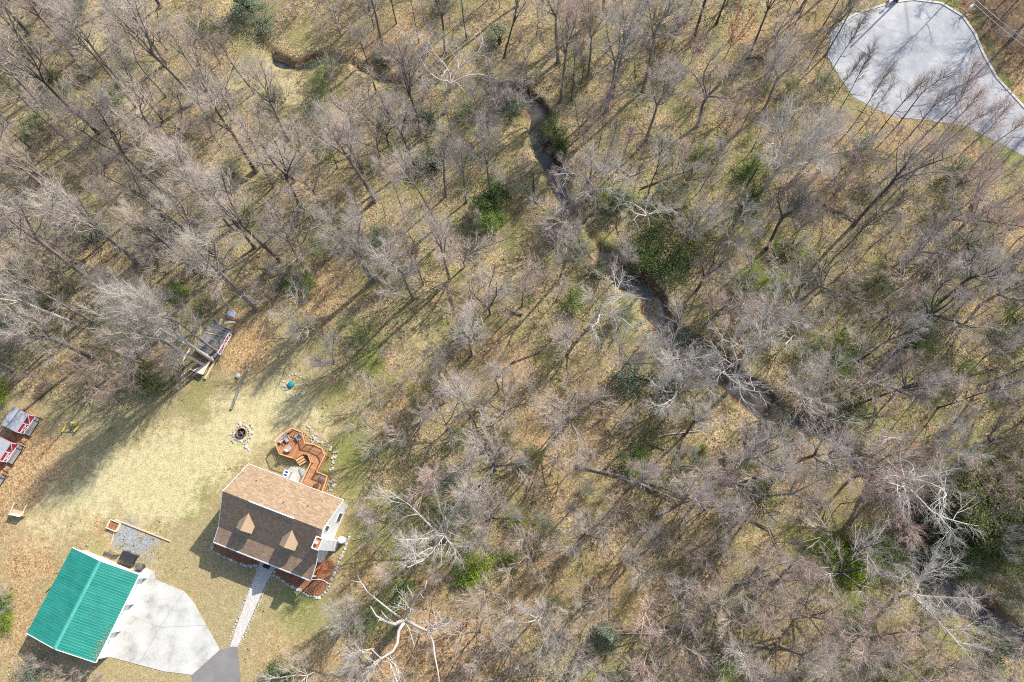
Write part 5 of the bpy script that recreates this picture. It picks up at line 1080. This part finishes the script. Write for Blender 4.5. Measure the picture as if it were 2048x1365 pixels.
o = link('undergrowth', mesh_np('undergrowth', *merge([tubes(Pb, Rb, 3), tubes(Pc, Rc, 3)])), t.m); tag(o, 'dry brown brush and seedlings between the trunks', 'undergrowth', kind='stuff')
# tufts of grass and weeds on the forest floor and lawn
ng = 60000; gx = rng.uniform(-100, 95, ng); gy = rng.uniform(-24, 110, ng)
wgt = vnoise(gx, gy, 5, 61)*.6+vnoise(gx, gy, 1.6, 62)*.5
house_sd = poly_sd(gx, gy, [HL(-2,-8), HL(14.5,-8), HL(14.5,10.5), HL(-.5,10.5)]); apr = poly_sd(gx, gy, atl([(50,1090),(300,1110),(480,1290),(490,1500),(150,1500),(20,1300)]))
ok = (poly_sd(gx, gy, ROAD) < -.6) & (line_d(gx, gy, CREEK) > 2.2) & (house_sd < 0) & (apr < 0) & (poly_sd(gx, gy, STRAW) < .5) & (wgt > .55+.2*rng.random(ng))
gx, gy = gx[ok], gy[ok]; gz_ = height(gx, gy); c_ = np.repeat(np.stack([gx, gy, gz_+.07], 1), 3, 0)+rng.normal(size=(len(gx)*3, 3))*np.array([.12, .12, .02])
t = NT('weeds', .9); geo = t.n('ShaderNodeNewGeometry'); t.col(t.ramp(geo.outputs['Random Per Island'], [(0, (0.10, 0.13, 0.03)), (.5, (0.25, 0.27, 0.08)), (1, (0.46, 0.42, 0.18))]))
o = link('ground_cover', mesh_np('ground_cover', *leaves(c_, len(c_), .11)), t.m); tag(o, 'low tufts of grass and weeds on the forest floor', 'grass', kind='stuff')

# ------------------------------------------------------------ labels: kind, nearest landmark, side, rank
LM = [(170,1215,'the green-roofed garage'),(560,1050,'the cottage'),(590,885,'the octagonal deck'),(485,865,'the fire pit'),(45,875,'the small red sheds'),(430,705,'the plank tree fort'),(1840,120,'the cul-de-sac'),(560,128,'the upper-left creek pool'),
      (1512,570,'the big yellow-green thicket'),(805,1250,'the dead oak'),(1260,962,'the longest fallen trunk'),(1820,1070,'the log bridging the creek'),(1935,1010,'the large olive thicket'),(985,440,'the upright green shrub'),(0,0,'the top left corner'),(2048,1365,'the bottom right corner'),
      (1100,1365,'the bottom edge middle'),(2048,700,'the right edge middle'),(1080,0,'the top edge middle'),(0,430,'the left edge middle'),(1085,260,'the upper creek bend'),(1300,590,'the middle creek bend'),(1470,770,'the right-hand creek pool'),(1707,450,'the big leaning trunk'),(300,480,'the left-woods fallen trunk'),(1100,915,'the line of rock heaps'),(588,362,'the short dark snag'),(583,770,'the teal tub')]
DIRN = ['right of', 'above right of', 'above', 'above left of', 'left of', 'below left of', 'below', 'below right of']
bins = {}
for tr in TREES:
    x_, y_ = tr[2], tr[3]; x_ = min(max(x_, 0), 2048); y_ = min(max(y_, 0), 1365)
    l_ = min(LM, key=lambda l: math.hypot(l[0]-x_, l[1]-y_)); dd = math.hypot(l_[0]-x_, l_[1]-y_); a_ = math.atan2(-(y_-l_[1]), x_-l_[0])
    bins.setdefault((tr[1], l_[2], DIRN[int(round(a_/(math.pi/4))) % 8]), []).append((dd, tr))
ORD = ['nearest', 'second nearest', 'third nearest', 'fourth nearest', 'fifth nearest', 'sixth nearest', 'seventh nearest', 'eighth nearest', 'ninth nearest', 'tenth nearest']
GRP = {'tree': 'bare trees of the wood', 'shrub': 'shrubs of the wood'}
for (look, lm, dr), lst in bins.items():
    lst.sort(key=lambda q: q[0])
    for k, (dd, tr) in enumerate(lst):
        tr[0]['label'] = '%s %s %s' % (look, dr, lm) if len(lst) == 1 else '%s, %s one %s %s' % (look, ORD[min(k, 9)], dr, lm)
        nm_ = tr[0].name.split('.')[0]
        tr[0]['group'] = {'bare_tree': 'bare trees of the wood', 'bare_shrub': 'bare twiggy shrubs', 'young_tree': 'young trees between the tall ones', 'green_shrub': 'green shrubs in the wood', 'evergreen_shrub': 'upright evergreen shrubs', 'evergreen_thicket': 'broad evergreen thickets', 'leafing_shrub': 'shrubs in fresh leaf'}.get(nm_, 'conifers')
print('trees', len(TREES), 'filled', n_added, 'shrubs', ns)
